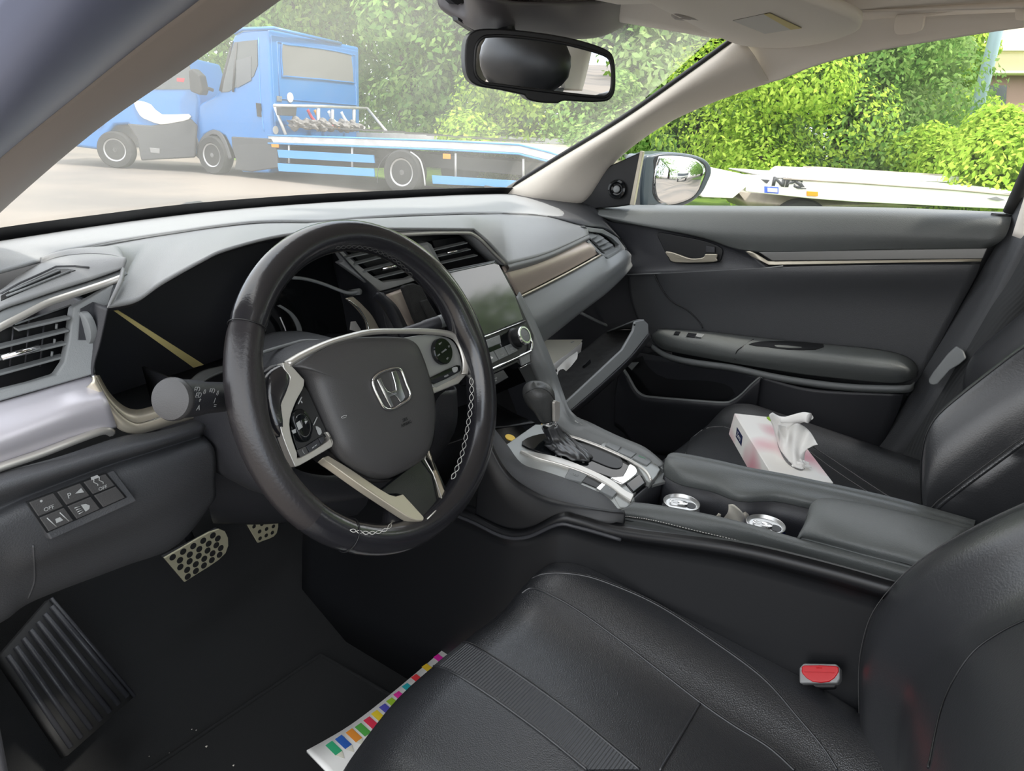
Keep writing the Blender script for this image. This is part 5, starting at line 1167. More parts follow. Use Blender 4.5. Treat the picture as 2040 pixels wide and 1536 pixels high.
# handle recess and lever
hr=slab('handle_recess',xx([(1310,464),(1350,469),(1404,480),(1437,494),(1437,512),(1424,524),(1344,524),(1330,512),(1318,488)],.6945),'black_plastic',dr,k=3,vec=(.004,0,0),bev=.002)
slab('door_handle',xx([(1325,502,.685),(1336,502,.684),(1352,507,.682),(1376,515,.680),(1400,513,.680),(1404,506,.680),(1429,506,.682),(1427,515,.682),(1422,522,.682),(1345,523,.684),(1332,513,.684)]),'champagne',dr,vec=(.006,0,0),bev=.002,k=3,corner=(5,6))
slab('lock_tab',xx([(1406,489,.690),(1424,492,.690),(1424,504,.690),(1406,503,.690)]),'dark_plastic',dr,vec=(.004,0,0),bev=.001)
# metal strip
slab('metal_strip',xx([(1510,502),(1968,494),(1958,516),(1538,520)],.682),'door_trim',dr,vec=(.006,0,0),bev=.002)
loft('strip_bead',[xx([(1487,501,.680),(1500,502,.678),(1530,520,.678),(1545,521,.678),(1750,519,.678),(1956,516,.680)]),xx([(1496,509,.684),(1512,518,.676),(1532,528,.676),(1545,528,.676),(1750,524,.676),(1954,521,.678)])],'champagne',dr,ku=3,corner=(2,3),th=.003)
# middle insert
m0=xx([(1250,548,.695),(1303,546,.69),(1330,543,.68),(1530,533,.672),(1750,528,.670),(1952,527,.672)])
m1=xx([(1252,556,.70),(1305,556,.695),(1345,562,.685),(1540,552,.672),(1750,548,.668),(1945,548,.675)])
m2=xx([(1258,600,.70),(1312,600,.70),(1390,610,.692),(1545,600,.690),(1750,600,.690),(1912,610,.692)])
m3=xx([(1275,650,.70),(1320,650,.70),(1400,654,.695),(1545,665,.695),(1720,690,.695),(1860,705,.695)])
m4=xx([(1280,690,.70),(1330,700,.70),(1420,710,.70),(1545,740,.70),(1720,770,.70),(1815,790,.70)])
loft('middle_panel',[m0,m1,m2,m3,m4],'dash_low',dr,ku=6,kv=5,th=.003)
tube('panel_gap',xx([(1303,546,.684),(1318,575,.690),(1338,600,.690),(1370,618,.690),(1392,640,.690),(1400,654,.690)]),.0016,'black_plastic',dr,k=4)
tube('field_gap',xx([(1246,547,.688),(1303,545,.684),(1400,540,.680),(1500,536,.674),(1560,530,.67)]),.0014,'mid_plastic',dr,k=4)
# armrest
at0=xx([(1298,668,.690),(1310,659,.690),(1320,656,.690),(1400,661,.688),(1501,672,.688),(1580,681,.688),(1660,688,.688),(1740,696,.688),(1790,706,.688),(1817,720,.688),(1828,738,.69)])
at1=xx([(1299,672,.680),(1315,665,.655),(1340,666,.645),(1410,676,.64),(1485,690,.638),(1580,700,.632),(1660,708,.632),(1740,718,.632),(1785,724,.634),(1812,734,.645),(1826,742,.68)])
at2=xx([(1300,676,.678),(1315,682,.652),(1345,690,.638),(1410,702,.632),(1475,712,.630),(1580,722,.624),(1660,730,.624),(1740,738,.624),(1785,742,.628),(1810,744,.642),(1826,746,.68)])
at3=xx([(1302,680,.680),(1320,694,.665),(1350,702,.655),(1410,713,.650),(1470,724,.648),(1580,742,.644),(1660,752,.644),(1740,760,.644),(1785,762,.646),(1808,758,.66),(1826,750,.68)])
arm=loft('armrest',[at0,at1,at2,at3],'leather_pad',dr,ku=4,kv=6,th=.003)
ab=bvh(arm)
def asf(l,lift=.001,d=.65): return [onsurf(ab,a,b,lift,UX(a,b,d)) for a,b in l]
slab('grab_pocket',asf([(1492,687),(1515,681),(1560,680),(1640,686),(1625,697),(1570,697),(1530,692)]),'black_plastic',arm,th=.0008,bev=0,k=2)
tube('armrest_joint',asf([(1501,676),(1480,690),(1468,700),(1464,716)],.0003),.001,'black_plastic',arm,k=4)
for q in ([(1371,665),(1388,667),(1384,673),(1368,671)],[(1346,662),(1356,663),(1353,668),(1343,667)]):
    slab('window_switch',asf(q,.003),'black_plastic',arm,th=.002,bev=.0005)
slab('switch_cap',asf([(1389,667),(1403,669),(1398,674),(1386,672)],.004),'mid_plastic',arm,th=.002,bev=.0005)
# silver-grey rail below the armrest
r1=xx([(1300,686,.69),(1330,704,.664),(1380,716,.655),(1460,727,.652),(1560,748,.650),(1680,764,.650),(1800,768,.655),(1822,760,.68)])
loft('armrest_rail',[r1,[q+V((-.004,0,-.008)) for q in r1],[q+V((.012,0,-.018)) for q in r1]],'mid_plastic',dr,ku=4,kv=3,th=.003)
# lower door with map pocket
l0=xx([(1250,700,.70),(1330,712,.68),(1450,735,.675),(1515,750,.66),(1620,775,.655),(1800,785,.67)])
l1=xx([(1250,800,.70),(1330,800,.70),(1440,800,.70),(1500,800,.672),(1620,830,.660),(1785,830,.68)])
l2=xx([(1240,900,.70),(1330,890,.69),(1440,890,.675),(1500,900,.668),(1620,920,.668),(1745,910,.69)])
l3=xx([(1200,1010,.70),(1330,1000,.70),(1440,1010,.69),(1500,1010,.69),(1620,1020,.69),(1700,1000,.70)])
loft('lower_panel',[l0,l1,l2,l3],'dark_plastic',dr,ku=5,kv=5,th=.003)
pk=xx([(1238,730,.68),(1250,748,.66),(1266,776,.65),(1280,788,.645),(1300,792,.642),(1370,798,.64),(1441,803,.64),(1462,798,.642),(1480,785,.645),(1500,765,.65),(1518,750,.655)])
slab('pocket_opening',xx([(1240,726,.69),(1262,770,.69),(1290,788,.688),(1441,798,.688),(1475,780,.688),(1512,752,.688),(1400,728,.69),(1300,700,.69)]),'black_plastic',dr,vec=(.004,0,0),bev=0)
tube('pocket_rim',pk,.0042,'mid_plastic',dr,k=5)
loft('map_pocket',[pk,[q+V((-.006,0,-.01)) for q in pk],[V((.66,q.y,q.z-.07)) for q in pk],[V((.68,q.y,q.z-.16)) for q in pk]],'dark_plastic',dr,ku=4,kv=4,th=.003)
slab('pocket_ledge',xx([(1243,722,.67),(1272,722,.67),(1258,738,.67)]),'mid_plastic',dr,vec=(.004,0,0),bev=.001)
# rear edge of the door
ed=xx([(2014,428,.70),(1990,475,.70),(1955,530,.70),(1915,600,.70),(1870,680,.70),(1825,760,.70),(1775,850,.70),(1735,930,.70),(1700,1000,.70)])
loft('rear_edge',[[q+V((.004,.03,0)) for q in ed],ed,[q+V((.03,-.02,0)) for q in ed],[q+V((.03,-.09,0)) for q in ed]],'black_plastic',dr,ku=4,kv=2,th=.003)
tube('window_weatherstrip',xx([(2012,424,.71),(2045,350,.70),(2080,270,.69),(2120,180,.68)]),.012,'rubber',dr,k=3)
# tweeter triangle
tq_=thing('mirror_triangle','black sail-shaped panel with round tweeter at the front of the side window','speaker panel')
slab('sail_panel',xx([(1143,409,.672),(1180,370,.672),(1215,330,.668),(1275,303,.665),(1272,330,.668),(1258,408,.675),(1225,413,.68),(1180,416,.68)]),'black_plastic',tq_,vec=(.02,0,0),bev=.003)
slab('silver_edge',xx([(1275,300,.663),(1281,302,.663),(1262,409,.673),(1254,408,.673)]),'champagne',tq_,vec=(.01,0,0),bev=.001)
tc_=UX(1229,377,.665)
tw=lathe('tweeter',[(.0215,-.008),(.0225,0),(.0210,.004),(.0165,.0055),(.0135,.001),(.010,.0),(.0085,.003)],tc_,(-1,-.15,.1),'piano_black',tq_,seg=36)
lathe('tweeter_dome',[(.0085,.002),(.0075,.0045),(.004,.006),(.0,.0065)],tc_,(-1,-.15,.1),'mid_plastic',tw,seg=24)
# ---- door mirror outside
dm=thing('door_mirror','dark door mirror outside the passenger window with rounded glass','mirror')
mo=pts([(1283,318,.25),(1300,308,.24),(1335,303,.22),(1380,308,.19),(1405,317,.17),(1417,330,.165),(1419,345,.165),(1411,365,.17),(1400,385,.18),(1380,402,.20),(1355,412,.21),(1320,413,.23),(1295,412,.24),(1278,408,.25)],'y')
mo=[onplane(*proj(q),(1.0,.20,.80),V((-.503,-.864,.016))) for q in mo]
mN=V((-.503,-.864,.016)).normalized()
slab('mirror_housing',mo,'mirror_body',dm,vec=-mN*.09,bev=.02,seg=5,k=3)
def MM(px,py,h): return onplane(px,py,V((1.0,.20,.80))+mN*h,mN)
slab('mirror_surround',[MM(*q,.001) for q in ((1305,312),(1340,309),(1380,314),(1402,324),(1408,340),(1401,362),(1388,388),(1368,402),(1340,408),(1315,404),(1302,390),(1300,370),(1303,340)) ],'black_plastic',dm,vec=-mN*.004,bev=.001,k=3)
g_=[MM(*q,.002) for q in ((1311,316),(1318,311),(1350,311),(1378,315),(1398,325),(1405,340),(1399,360),(1387,385),(1370,398),(1345,406),(1325,407),(1309,398),(1303,378),(1303,350))]
# mirror glass gently turned so that it shows the road behind the car
gc=sum(g_,V((0,0,0)))/len(g_)
ms=dome('mirror_glass_pane',g_,[(s/12,.004*(1-(s/12)**2)) for s in range(12,0,-1)],'mirror_glass',dm,mN,k=3,back=.002)
tube('mirror_arm',[V((.745,.24,.735)),V((.87,.23,.745))],.012,'black_plastic',dm)

# ============================================================ B PILLAR AND SEAT BELT
p1=xx([(2045,395,.69),(2012,470,.685),(1975,545,.68),(1930,625,.675),(1880,710,.67),(1835,790,.668),(1790,860,.668),(1740,925,.67),(1700,960,.67)])
p2=xx([(2090,420,.66),(2060,480,.65),(2020,560,.645),(1975,650,.64),(1920,735,.64),(1870,800,.64),(1830,870,.645),(1790,930,.65),(1740,990,.65)])
p3=[q+V((.0,-.10,0)) for q in p2]
bp=loft('trim_10',[[q+V((.03,.02,0)) for q in p1],p1,[a.lerp(b,.4)+V((-.008,0,0)) for a,b in zip(p1,p2)],p2,p3],'dash_low',None,ku=5,kv=4,th=.003); tag(bp,kind='structure')
tag(loft('trim_11',[xx([(2018,470,.675),(2040,400,.68),(2075,300,.68),(2130,160,.66)]),xx([(2070,485,.64),(2095,410,.645),(2130,300,.64),(2180,170,.63)]),[q+V((0,-.08,0)) for q in xx([(2070,485,.64),(2095,410,.645),(2130,300,.64),(2180,170,.63)])]],'headliner',None,ku=4,th=.004),kind='structure')
# cream pillar cap visible at the edge
sb_=thing('seat_belt','dark grey seat belt webbing hanging down the right door pillar','seat belt')
w1=xx([(2060,470,.635),(2010,560,.632),(1975,612,.630),(1930,690,.628),(1905,730,.626),(1870,790,.625),(1820,870,.628),(1790,920,.63)])
w2=xx([(2120,520,.62),(2075,600,.618),(2035,660,.615),(1985,740,.612),(1955,780,.61),(1920,835,.61),(1880,900,.612),(1850,960,.615)])
loft('webbing',[w1,w2],'belt_web',sb_,ku=5,kv=2,th=.0015)
slab('belt_guide',xx([(1905,690,.624),(1870,728,.620),(1850,756,.618),(1853,766,.616),(1868,766,.612),(1893,738,.610),(1925,715,.610)]),'mid_plastic',sb_,vec=(.01,0,0),bev=.003,k=2)

# ============================================================ ROOF ITEMS
v_=thing('sun_visor','beige folded sun visor with warning label above the passenger','sun visor')
vq=[(.13,.14,1.085),(.33,.125,1.084),(.505,.02,1.079),(.53,-.05,1.085),(.50,-.11,1.095),(.40,-.10,1.10),(.25,-.05,1.105),(.12,-.03,1.105)]
vq=pts([(1262,-30,1.098),(1362,32,1.092),(1440,70,1.088),(1485,84,1.086),(1560,88,1.088),(1640,78,1.092),(1702,58,1.096),(1718,38,1.10),(1690,18,1.103),(1600,-15,1.106),(1500,-50,1.108),(1350,-80,1.106)],'z')
vis=dome('visor_board',vq,[(1,.0),(.985,.006),(.94,.009),(.6,.010)],'headliner',v_,(0,-.15,-1),k=4,back=.008)
vb=bvh(vis)
lab=[onsurf(vb,*q,.0012,UZ(*q,1.09)) for q in ((1460,40),(1534,24),(1597,54),(1524,66))]
ls_=slab('warning_label',lab,'label_white',v_,vec=(0,0,.0008),bev=0)
slab('label_band',[onsurf(vb,*q,.0018,UZ(*q,1.09)) for q in ((1522,26),(1534,24),(1597,54),(1576,57))],'label_yellow',v_,vec=(0,0,.0006),bev=0)
tube('visor_pivot',[UZ(1345,20,1.09),UZ(1362,27,1.088),UZ(1392,32,1.09)],.006,'pillar_left',v_,k=3)
lathe('pivot_mount',[(.018,0),(.018,.006),(.012,.010)],UZ(1362,24,1.094),(0,0,-1),'pillar_left',v_)
h_=thing('grab_handle','beige roof grab handle above the passenger window','handle')
hz=[(1786,66,1.098),(1792,40,1.09),(1812,22,1.086),(1870,8,1.086),(1960,-6,1.088),(2040,-20,1.09),(2100,-30,1.095)]
H=[UX(1797,64,.59),UX(1796,46,.578),UX(1806,26,.566),UX(1850,10,.558),UX(1930,-4,.556),UX(2010,-14,.556),UX(2040,-4,.57),UX(2044,10,.59)]
slab('grip',xx([(1783,66),(1782,42),(1792,24),(1830,9),(1900,-3),(2060,-24),(2062,38),(2024,40),(2018,6),(1960,14),(1850,31),(1840,37),(1833,62),(1800,69)],.552),'headliner',h_,vec=(.018,0,.004),bev=.006,seg=4,k=3,corner=(5,6))
# overhead console / sensor cover behind the mirror
oc=thing('sensor_cover','dark grey sensor cover hanging from the windshield behind the rearview mirror','sensor cover')
s0=pts([(922,8,.20),(928,40,.19),(960,62,.18),(1010,68,.17),(1080,72,.16),(1140,76,.15),(1200,70,.14),(1250,45,.13),(1310,10,.12)],'y')
s1=pts([(925,-30,.10),(950,-10,.10),(990,0,.09),(1040,6,.09),(1100,6,.08),(1150,4,.08),(1200,0,.07),(1250,-10,.07),(1330,-40,.07)],'y')
s2=pts([(925,-10,.15),(945,20,.145),(980,36,.13),(1030,40,.12),(1100,44,.11),(1150,46,.105),(1205,40,.10),(1255,18,.10),(1320,-10,.10)],'y')
loft('cover_body',[[q+V((0,.05,.02)) for q in s0],s0,s2,s1],'cover_grey',oc,ku=5,kv=5,th=.004)
slab('cover_front',[q+V((0,.004,.0)) for q in s0]+[V((.20,.16,1.12)),V((-.12,.22,1.13))],'dark_plastic',oc,vec=(0,.02,0),bev=0)
tube('cover_vent',pts([(1088,68,.150),(1135,76,.145)],'y'),.0012,'black_plastic',oc)
mc=thing('map_light_console','beige overhead map light housing near the windshield header','lamp')
slab('housing',pts([(1190,-25,1.10),(1330,-12,1.10),(1318,8,1.10),(1230,10,1.10),(1180,0,1.10)],'z'),'headliner',mc,vec=(0,0,.02),bev=.004)
# ---- rearview mirror
rm=thing('rearview_mirror','black framed rearview mirror hanging from the windshield','mirror')
ml_=UY(935,110,.115); mr_=UY(1222,145,.045)
mn_=V((-.632,-.773,-.054)).normalized(); mp=V((.0,.09,1.005))
def RM(px,py,h=0): return onplane(px,py,mp+mn_*h,mn_)
ro_=[(926,110),(929,80),(942,63),(965,57),(1010,58),(1060,63),(1120,72),(1170,84),(1208,98),(1222,112),(1227,140),(1226,180),(1216,198),(1198,203),(1160,203),(1125,201),(1112,206),(1080,205),(1054,199),(1046,190),(1000,180),(955,172),(936,160),(928,140)]
slab('mirror_shell',[RM(*q) for q in ro_],'black_plastic',rm,vec=-mn_*.028,bev=.007,seg=4,k=3,corner=(16,19))
ri_=[(946,118),(949,92),(960,76),(975,72),(1010,72),(1060,77),(1120,86),(1165,97),(1200,108),(1214,118),(1219,140),(1218,175),(1210,190),(1195,193),(1140,188),(1060,178),(1000,170),(965,165),(950,152),(946,138)]
slab('mirror_pane',[RM(*q,.0012) for q in ri_],'mirror_glass',rm,vec=-mn_*.002,bev=0,k=3,sm=False)
rim_=[RM(*q,.001) for q in ri_]
tube('bezel',rim_,.0022,'black_plastic',rm,closed=True,k=3)
tube('mirror_stem',[mp-mn_*.02,mp-mn_*.05+V((0,.01,.03)),V((.02,.15,1.06))],[.018,.012,.016],'black_plastic',rm,k=5,seg=14)

# ============================================================ OUTSIDE
GZ=-.27
gr=mk('ground',[(-60,-60,GZ),(70,-60,GZ),(70,90,GZ),(-60,90,GZ)],[(0,1,2,3)],'asphalt',None,False); tag(gr,kind='structure')
gv=loft('grass_verge',[[(5.8,-20,GZ+.01),(6.6,1,GZ+.01),(8.9,5,GZ+.01),(10.3,12,GZ+.01),(11,40,GZ+.01)],[(40,-20,GZ+.5),(40,1,GZ+.5),(40,5,GZ+.5),(40,12,GZ+.5),(40,40,GZ+.5)]],'grass',None,lin=True,th=0); tag(gv,kind='structure')
# ---- blue recovery truck: own frame, s = rearward from the front axle, n = to its left, h = height
A_=UZ(430,347,GZ); sd_=V((.1845,-.9828,0)).normalized(); nd_=V((sd_.y,-sd_.x,0)); zz=V((0,0,1))
if nd_.dot(CP-A_)<0: nd_=-nd_
def TS(px,py,w_=0): return onplane(px,py,A_-nd_*w_,nd_)
def tsl(l,w_=0): return [TS(a,b,w_) for a,b in l]
def TL(s,wd,h): return A_+sd_*s-nd_*wd+zz*h
def wheel(par,c,r,wd,out,name='wheel'):
    o=lathe(name,[(r*.62,-wd/2),(r*.93,-wd/2),(r,-wd*.36),(r,wd*.36),(r*.93,wd/2),(r*.66,wd/2),(r*.62,wd*.42)],c,out,'tyre',par,seg=36)
    lathe('wheel_rim',[(r*.63,wd*.36),(r*.62,wd*.46),(r*.55,wd*.42),(r*.50,wd*.20),(r*.30,wd*.24),(r*.24,wd*.40),(r*.12,wd*.42),(0,wd*.42)],c,out,'wheel_steel',o,seg=30)
    x_,y_,n_=frame(out)
    for k in range(8):
        a=2*math.pi*k/8; lathe('wheel_hole',[(r*.06,0),(r*.06,.004)],V(c)+x_*(math.cos(a)*r*.41)+y_*(math.sin(a)*r*.41)+n_*(wd*.225),out,'tyre',o,seg=8)
    return o
tr_=thing('recovery_truck','bright blue flatbed recovery truck parked ahead with rear cab window','truck')
cabp=[(372,255),(373,236),(385,218),(400,205),(425,192),(434,182),(442,150),(455,95),(466,70),(482,61),(545,57),(543,200),(541,300),(535,345),(480,343),(462,300),(448,272),(425,262),(405,270),(392,300),(384,296),(376,280)]
s0=(TS(541,200)-A_).dot(sd_)
cq_=tsl(cabp); cq_=[(q+sd_*(s0-(q-A_).dot(sd_))) if (q-A_).dot(sd_)>s0-.12 and i in (10,11,12,13) else q for i,q in enumerate(cq_)]
slab('cab',cq_,'truck_blue',tr_,vec=-nd_*2.6,bev=.06,seg=3,sm=True)
# rear wall of the cab with pressed panel and window
s0=(TS(541,200)-A_).dot(sd_)
bq=[TL(s0+.015,w_,h) for w_,h in ((.05,.75),(.05,2.42),(2.55,2.42),(2.55,.75))]
slab('cab_rear_wall',bq,'truck_blue',tr_,vec=-sd_*.03,bev=.03)
tube('panel_pressing',[TL(s0+.02,w_,h) for w_,h in ((.18,1.4),(.18,2.32),(2.42,2.34),(2.45,1.4))],.012,'truck_blue',tr_,closed=True,corner=(0,1,2,3))
def TB(px,py): return onplane(px,py,A_+sd_*(s0+.03),sd_)
rw=slab('rear_window',[TB(a,b) for a,b in ((561,92),(572,89),(640,97),(696,108),(701,116),(705,160),(699,164),(640,158),(570,152),(563,146))],'shade_grey',tr_,vec=-sd_*.02,bev=.008,k=2)
tube('window_seal',[TB(a,b) for a,b in ((561,92),(572,89),(640,97),(696,108),(701,116),(705,160),(699,164),(640,158),(570,152),(563,146))],.015,'truck_blue',rw,closed=True,k=2)
lathe('round_sticker',[(.085,0),(.085,.004)],TB(578,194),sd_,'label_white',tr_,seg=24)
lathe('round_sticker',[(.07,0),(.07,.004)],TB(549,259),sd_,'label_white',tr_,seg=24)
slab('badge',[TB(a,b) for a,b in ((552,191),(562,192),(562,202),(552,201))],'mid_plastic',tr_,vec=-sd_*.01,bev=0)
# door glass, pillars, handle
dg_=slab('side_window',tsl([(466,84),(512,79),(513,130),(505,152),(485,165),(455,183),(440,184),(450,140)],-.012),'truck_glass',tr_,vec=-nd_*.02,bev=.004)
tube('window_post',tsl([(471,85),(464,183)],-.02),.018,'truck_grey',dg_)
slab('seat_back_inside',tsl([(470,120),(500,112),(500,160),(472,175)],-.018),'leaf_mid' if False else 'win_dark',dg_,vec=-nd_*.002,bev=0)
slab('windshield_edge',tsl([(436,180),(443,150),(457,96),(464,82),(458,110),(446,160),(442,184)],-.014),'black_plastic',tr_,vec=-nd_*.02,bev=0)
slab('door_handle',tsl([(509,205),(518,206),(520,233),(512,232)],-.03),'black_plastic',tr_,vec=-nd_*.04,bev=.006)
tube('door_line',tsl([(515,75),(519,200),(526,262)],-.004),.006,'truck_blue_trim',tr_,k=4)
tube('roof_edge',tsl([(468,66),(484,58),(545,56)],-.0)+[TL(s0,2.0,2.5)],.03,'truck_blue',tr_)
# lower grey cladding and sills
slab('side_cladding',tsl([(460,272),(540,276),(552,300),(553,334),(500,342),(466,338),(470,320),(462,295)],-.02),'truck_grey',tr_,vec=-nd_*.08,bev=.02)
slab('front_bumper',tsl([(372,254),(384,258),(392,275),(398,300),(396,318),(384,306),(375,290)],-.02),'truck_grey',tr_,vec=-nd_*2.05,bev=.03)
loft('wheel_arch',[tsl([(394,308),(397,285),(408,268),(424,259),(440,264),(452,285),(462,315)],-.02),tsl([(402,312),(404,290),(412,276),(424,268),(436,272),(446,290),(456,318)],-.04)],'truck_grey',tr_,ku=5,th=.02)
# mirror
slab('wing_mirror',[q for q in tsl([(374,140),(382,136),(396,150),(402,180),(398,190),(378,182)],-.25)],'black_plastic',tr_,vec=-nd_*.18,bev=.03)
tube('mirror_stalk',[TS(398,170,-.2),TS(425,180,0)],.03,'black_plastic',tr_)
fr_=wheel(tr_,TL(.02,.02,.345),.345,.24,nd_)
wheel(tr_,TL(4.17,.05,.36),.36,.26,nd_); wheel(tr_,TL(.02,1.95,.345),.345,.24,-nd_); wheel(tr_,TL(4.17,1.95,.36),.36,.26,-nd_)
box('chassis',TL(3.6,1.0,.55),(.8,6.6,.22),'truck_grey',tr_,.01,Matrix((sd_.cross(zz)*1,sd_,zz)).transposed())
# deck: edge rail runs level then slopes down at the tail
de=[TS(535,272),TS(700,277),TS(900,284),TS(1035,291),TS(1095,306),TS(1165,330)]
dk=[q-nd_*2.5 for q in de]
loft('flat_deck',[de,dk],'bed_dirty',tr_,ku=1,kv=1,lin=True,th=.05,corner=tuple(range(6)))
rz=[zz*-.085]*6
slab('side_rail',[q+nd_*.01+zz*.01 for q in de]+[q+nd_*.01-zz*.10 for q in de[::-1]],'galv',tr_,vec=-nd_*.05,bev=.006)
for dz in (.02,-.115): tube('rail_blue_line',[q+nd_*.02+zz*dz for q in de],.015,'truck_blue_trim',tr_)
for i in range(12): 
    s=1.6+i*.42
    if s<6.2: tube('deck_plank_gap',[TL(s,.1,.965),TL(s,2.1,.965)],.006,'truck_grey',tr_,seg=4)
# far rail
slab('far_rail',[q+zz*.02 for q in dk]+[q+zz*.12 for q in dk[::-1]],'galv',tr_,vec=nd_*.05,bev=.004)
# side guard boards and posts
for a,b in ((298,314),(325,341)):
    slab('side_guard',tsl([(552,a),(744,a+11),(746,b+11),(555,b)],-.01),'truck_blue_trim',tr_,vec=-nd_*.03,bev=.004)
slab('rear_side_guard',tsl([(860,349),(1060,362),(1060,376),(862,366)],-.01),'truck_blue_trim',tr_,vec=-nd_*.03,bev=.004)
for px,py0,py1 in ((576,285,325),(702,292,333),(908,305,352),(1043,316,362)): tube('guard_post',[TS(px,py0,.01),TS(px,py1,.01)],.02,'galv',tr_)
loft('mudguard',[tsl([(752,365),(754,335),(768,312),(792,302),(818,303),(836,318),(844,345),(847,370)],-.02),tsl([(752,365),(754,335),(768,312),(792,302),(818,303),(836,318),(844,345),(847,370)],.30)],'truck_grey',tr_,ku=5,lin=True,th=.012)
tube('mudguard_edge',tsl([(818,303),(836,318),(844,345),(847,370)],-.03),.014,'galv',tr_,k=4)
slab('marker_lamp',tsl([(540,285),(555,286),(555,294),(541,293)],-.03),'amber',tr_,vec=-nd_*.02,bev=.004)
slab('marker_lamp',tsl([(882,306),(897,307),(897,317),(882,316)],-.03),'amber',tr_,vec=-nd_*.02,bev=.004)
slab('dark_undertray',tsl([(560,290),(740,300),(745,335),(560,325)],.4),'black_plastic',tr_,vec=-nd_*1.2,bev=0)
# headboard frame behind the cab
hs=s0+.30
def TH(px,py): return onplane(px,py,A_+sd_*hs,sd_)
tube('headboard_bar',[TH(546,210),TH(640,212),TH(732,216)],.026,'galv',tr_)
tube('headboard_leg',[TS(546,210,.0),TS(569,268,.0)],.026,'galv',tr_)
tube('headboard_leg',[TH(732,216),TS(770,262,1.9)],.026,'galv',tr_)
for px,a,b in ((634,216,262),(662,218,262),(705,218,262)): tube('headboard_post',[TH(px,a),TH(px,b)],.035,'galv',tr_)
slab('hydraulic_box',[TH(a,b) for a,b in ((560,210),(592,212),(590,232),(562,230))],'truck_grey',tr_,vec=-sd_*.12,bev=.01)
# loose straps and tarp on the deck
st=thing('strap_heap','heap of grey tarpaulin and straps behind the blue cab','straps')
for i in range(8):
    c=TL(1.75+.12*(i%3),.25+.22*i,1.0); crumple('tarp_fold',c,.13,.16,.09,'tarp',st,i)
for i,(m_,wd) in enumerate((('strap_red',.75),('strap_orange',.95),('bed_white',1.35),('bed_white',1.75))): tube('strap',[TL(1.6,wd,1.25),TL(1.75,wd+.03,1.05),TL(2.05,wd+.16,.98)],.03,m_,st,k=4,flat=.3)

# ---- blue van beside it
vn=thing('blue_van','light blue van with dark bumper parked left of the recovery truck','van')
vo=-.6
def VV(px,py,w_=0): 
    return onplane(px,py,A_+nd_*.0-sd_*1.15,sd_) if False else None
# the van stands nose toward the camera's left, its front quarter seen past the driver pillar
vc=UZ(235,335,GZ); vs_=(V((.62,-.78,0))).normalized(); vn_=V((vs_.y,-vs_.x,0)); 
if vn_.dot(CP-vc)<0: vn_=-vn_
def PV(px,py,w_=0): return onplane(px,py,vc-vn_*w_,vn_)
def pv(l,w_=0): return [PV(a,b,w_) for a,b in l]
slab('body',pv([(100,205),(195,212),(225,180),(262,135),(300,110),(372,112),(392,176),(398,200),(390,262),(388,312),(285,318),(276,270),(255,248),(228,250),(212,270),(208,300),(130,290),(100,275)]),'truck_blue',vn,vec=-vn_*1.9,bev=.06,seg=3)
slab('windshield',pv([(270,168),(300,125),(375,120),(388,172),(384,178),(300,178)],-.015),'truck_glass',vn,vec=-vn_*.02,bev=.005)
slab('dark_bumper',pv([(252,246),(300,250),(340,244),(380,236),(392,250),(388,314),(280,320),(272,275)],-.03),'truck_grey',vn,vec=-vn_*.08,bev=.03)
slab('headlamp',pv([(266,204),(278,201),(300,208),(322,228),(376,227),(376,238),(350,244),(320,248),(295,240),(278,230)],-.04),'label_white',vn,vec=-vn_*.03,bev=.01,k=2)
slab('fog_lamp',pv([(298,294),(318,296),(318,306),(300,304)],-.04),'clear_grey',vn,vec=-vn_*.02,bev=.004)
slab('repeater_lamp',pv([(352,155),(368,156),(366,164),(352,162)],-.02),'strap_red',vn,vec=-vn_*.02,bev=.002)
wheel(vn,vc+zz*.33-vn_*.05,.33,.22,vn_)
tube('side_rubber',pv([(100,240),(205,246)],-.02),.03,'truck_grey',vn)

# ---- white car transporter bed
wt_=thing('transporter_bed','white tilting transporter bed with orange marker seen through the passenger window','trailer')
E0=UZ(1450,345,GZ+.86); E1=UZ(2010,376,GZ+.88)
ws=(E1-E0); ws.z=0; ws=ws.normalized(); wn_=V((ws.y,-ws.x,0)); 
if wn_.dot(CP-E0)<0: wn_=-wn_
def WB(px,py,w_=0): return onplane(px,py,E0-wn_*w_,wn_)
def wb_(l,w_=0): return [WB(a,b,w_) for a,b in l]
slab('front_block',wb_([(1385,352),(1395,345),(1488,348),(1488,372),(1460,395),(1400,393),(1385,372)]),'bed_white',wt_,vec=-wn_*1.7,bev=.01)
slab('side_beam',wb_([(1486,348),(1560,352),(1700,362),(1900,374),(2080,388),(2080,420),(1900,412),(1700,402),(1620,396),(1486,382)]),'bed_white',wt_,vec=-wn_*.08,bev=.01)
slab('bed_floor',wb_([(1540,352),(1700,362),(2100,390),(2100,394),(1700,366),(1540,356)]),'bed_white',wt_,vec=-wn_*1.7,bev=0)
slab('far_beam',wb_([(1590,334),(1640,335),(1800,346),(1940,354),(2100,362),(2100,376),(1940,366),(1800,358),(1640,350),(1570,350)],1.7),'bed_white',wt_,vec=wn_*.08,bev=.006)
tube('far_beam_top',wb_([(1600,334),(1640,336),(1800,346),(1940,354),(2060,362)],1.7),.02,'bed_dirty',wt_)
slab('far_shield',wb_([(1548,342),(1560,333),(1620,336),(1600,352),(1548,350)],1.3),'bed_white',wt_,vec=-wn_*.3,bev=.01)
tube('beam_lower_lip',wb_([(1560,356),(1700,364),(1900,378),(2050,392)],-.01),.009,'bed_dirty',wt_)
slab('under_frame',wb_([(1470,382),(1620,395),(1700,402),(1860,412),(1500,420)],.3),'bed_dirty',wt_,vec=-wn_*1.0,bev=0)
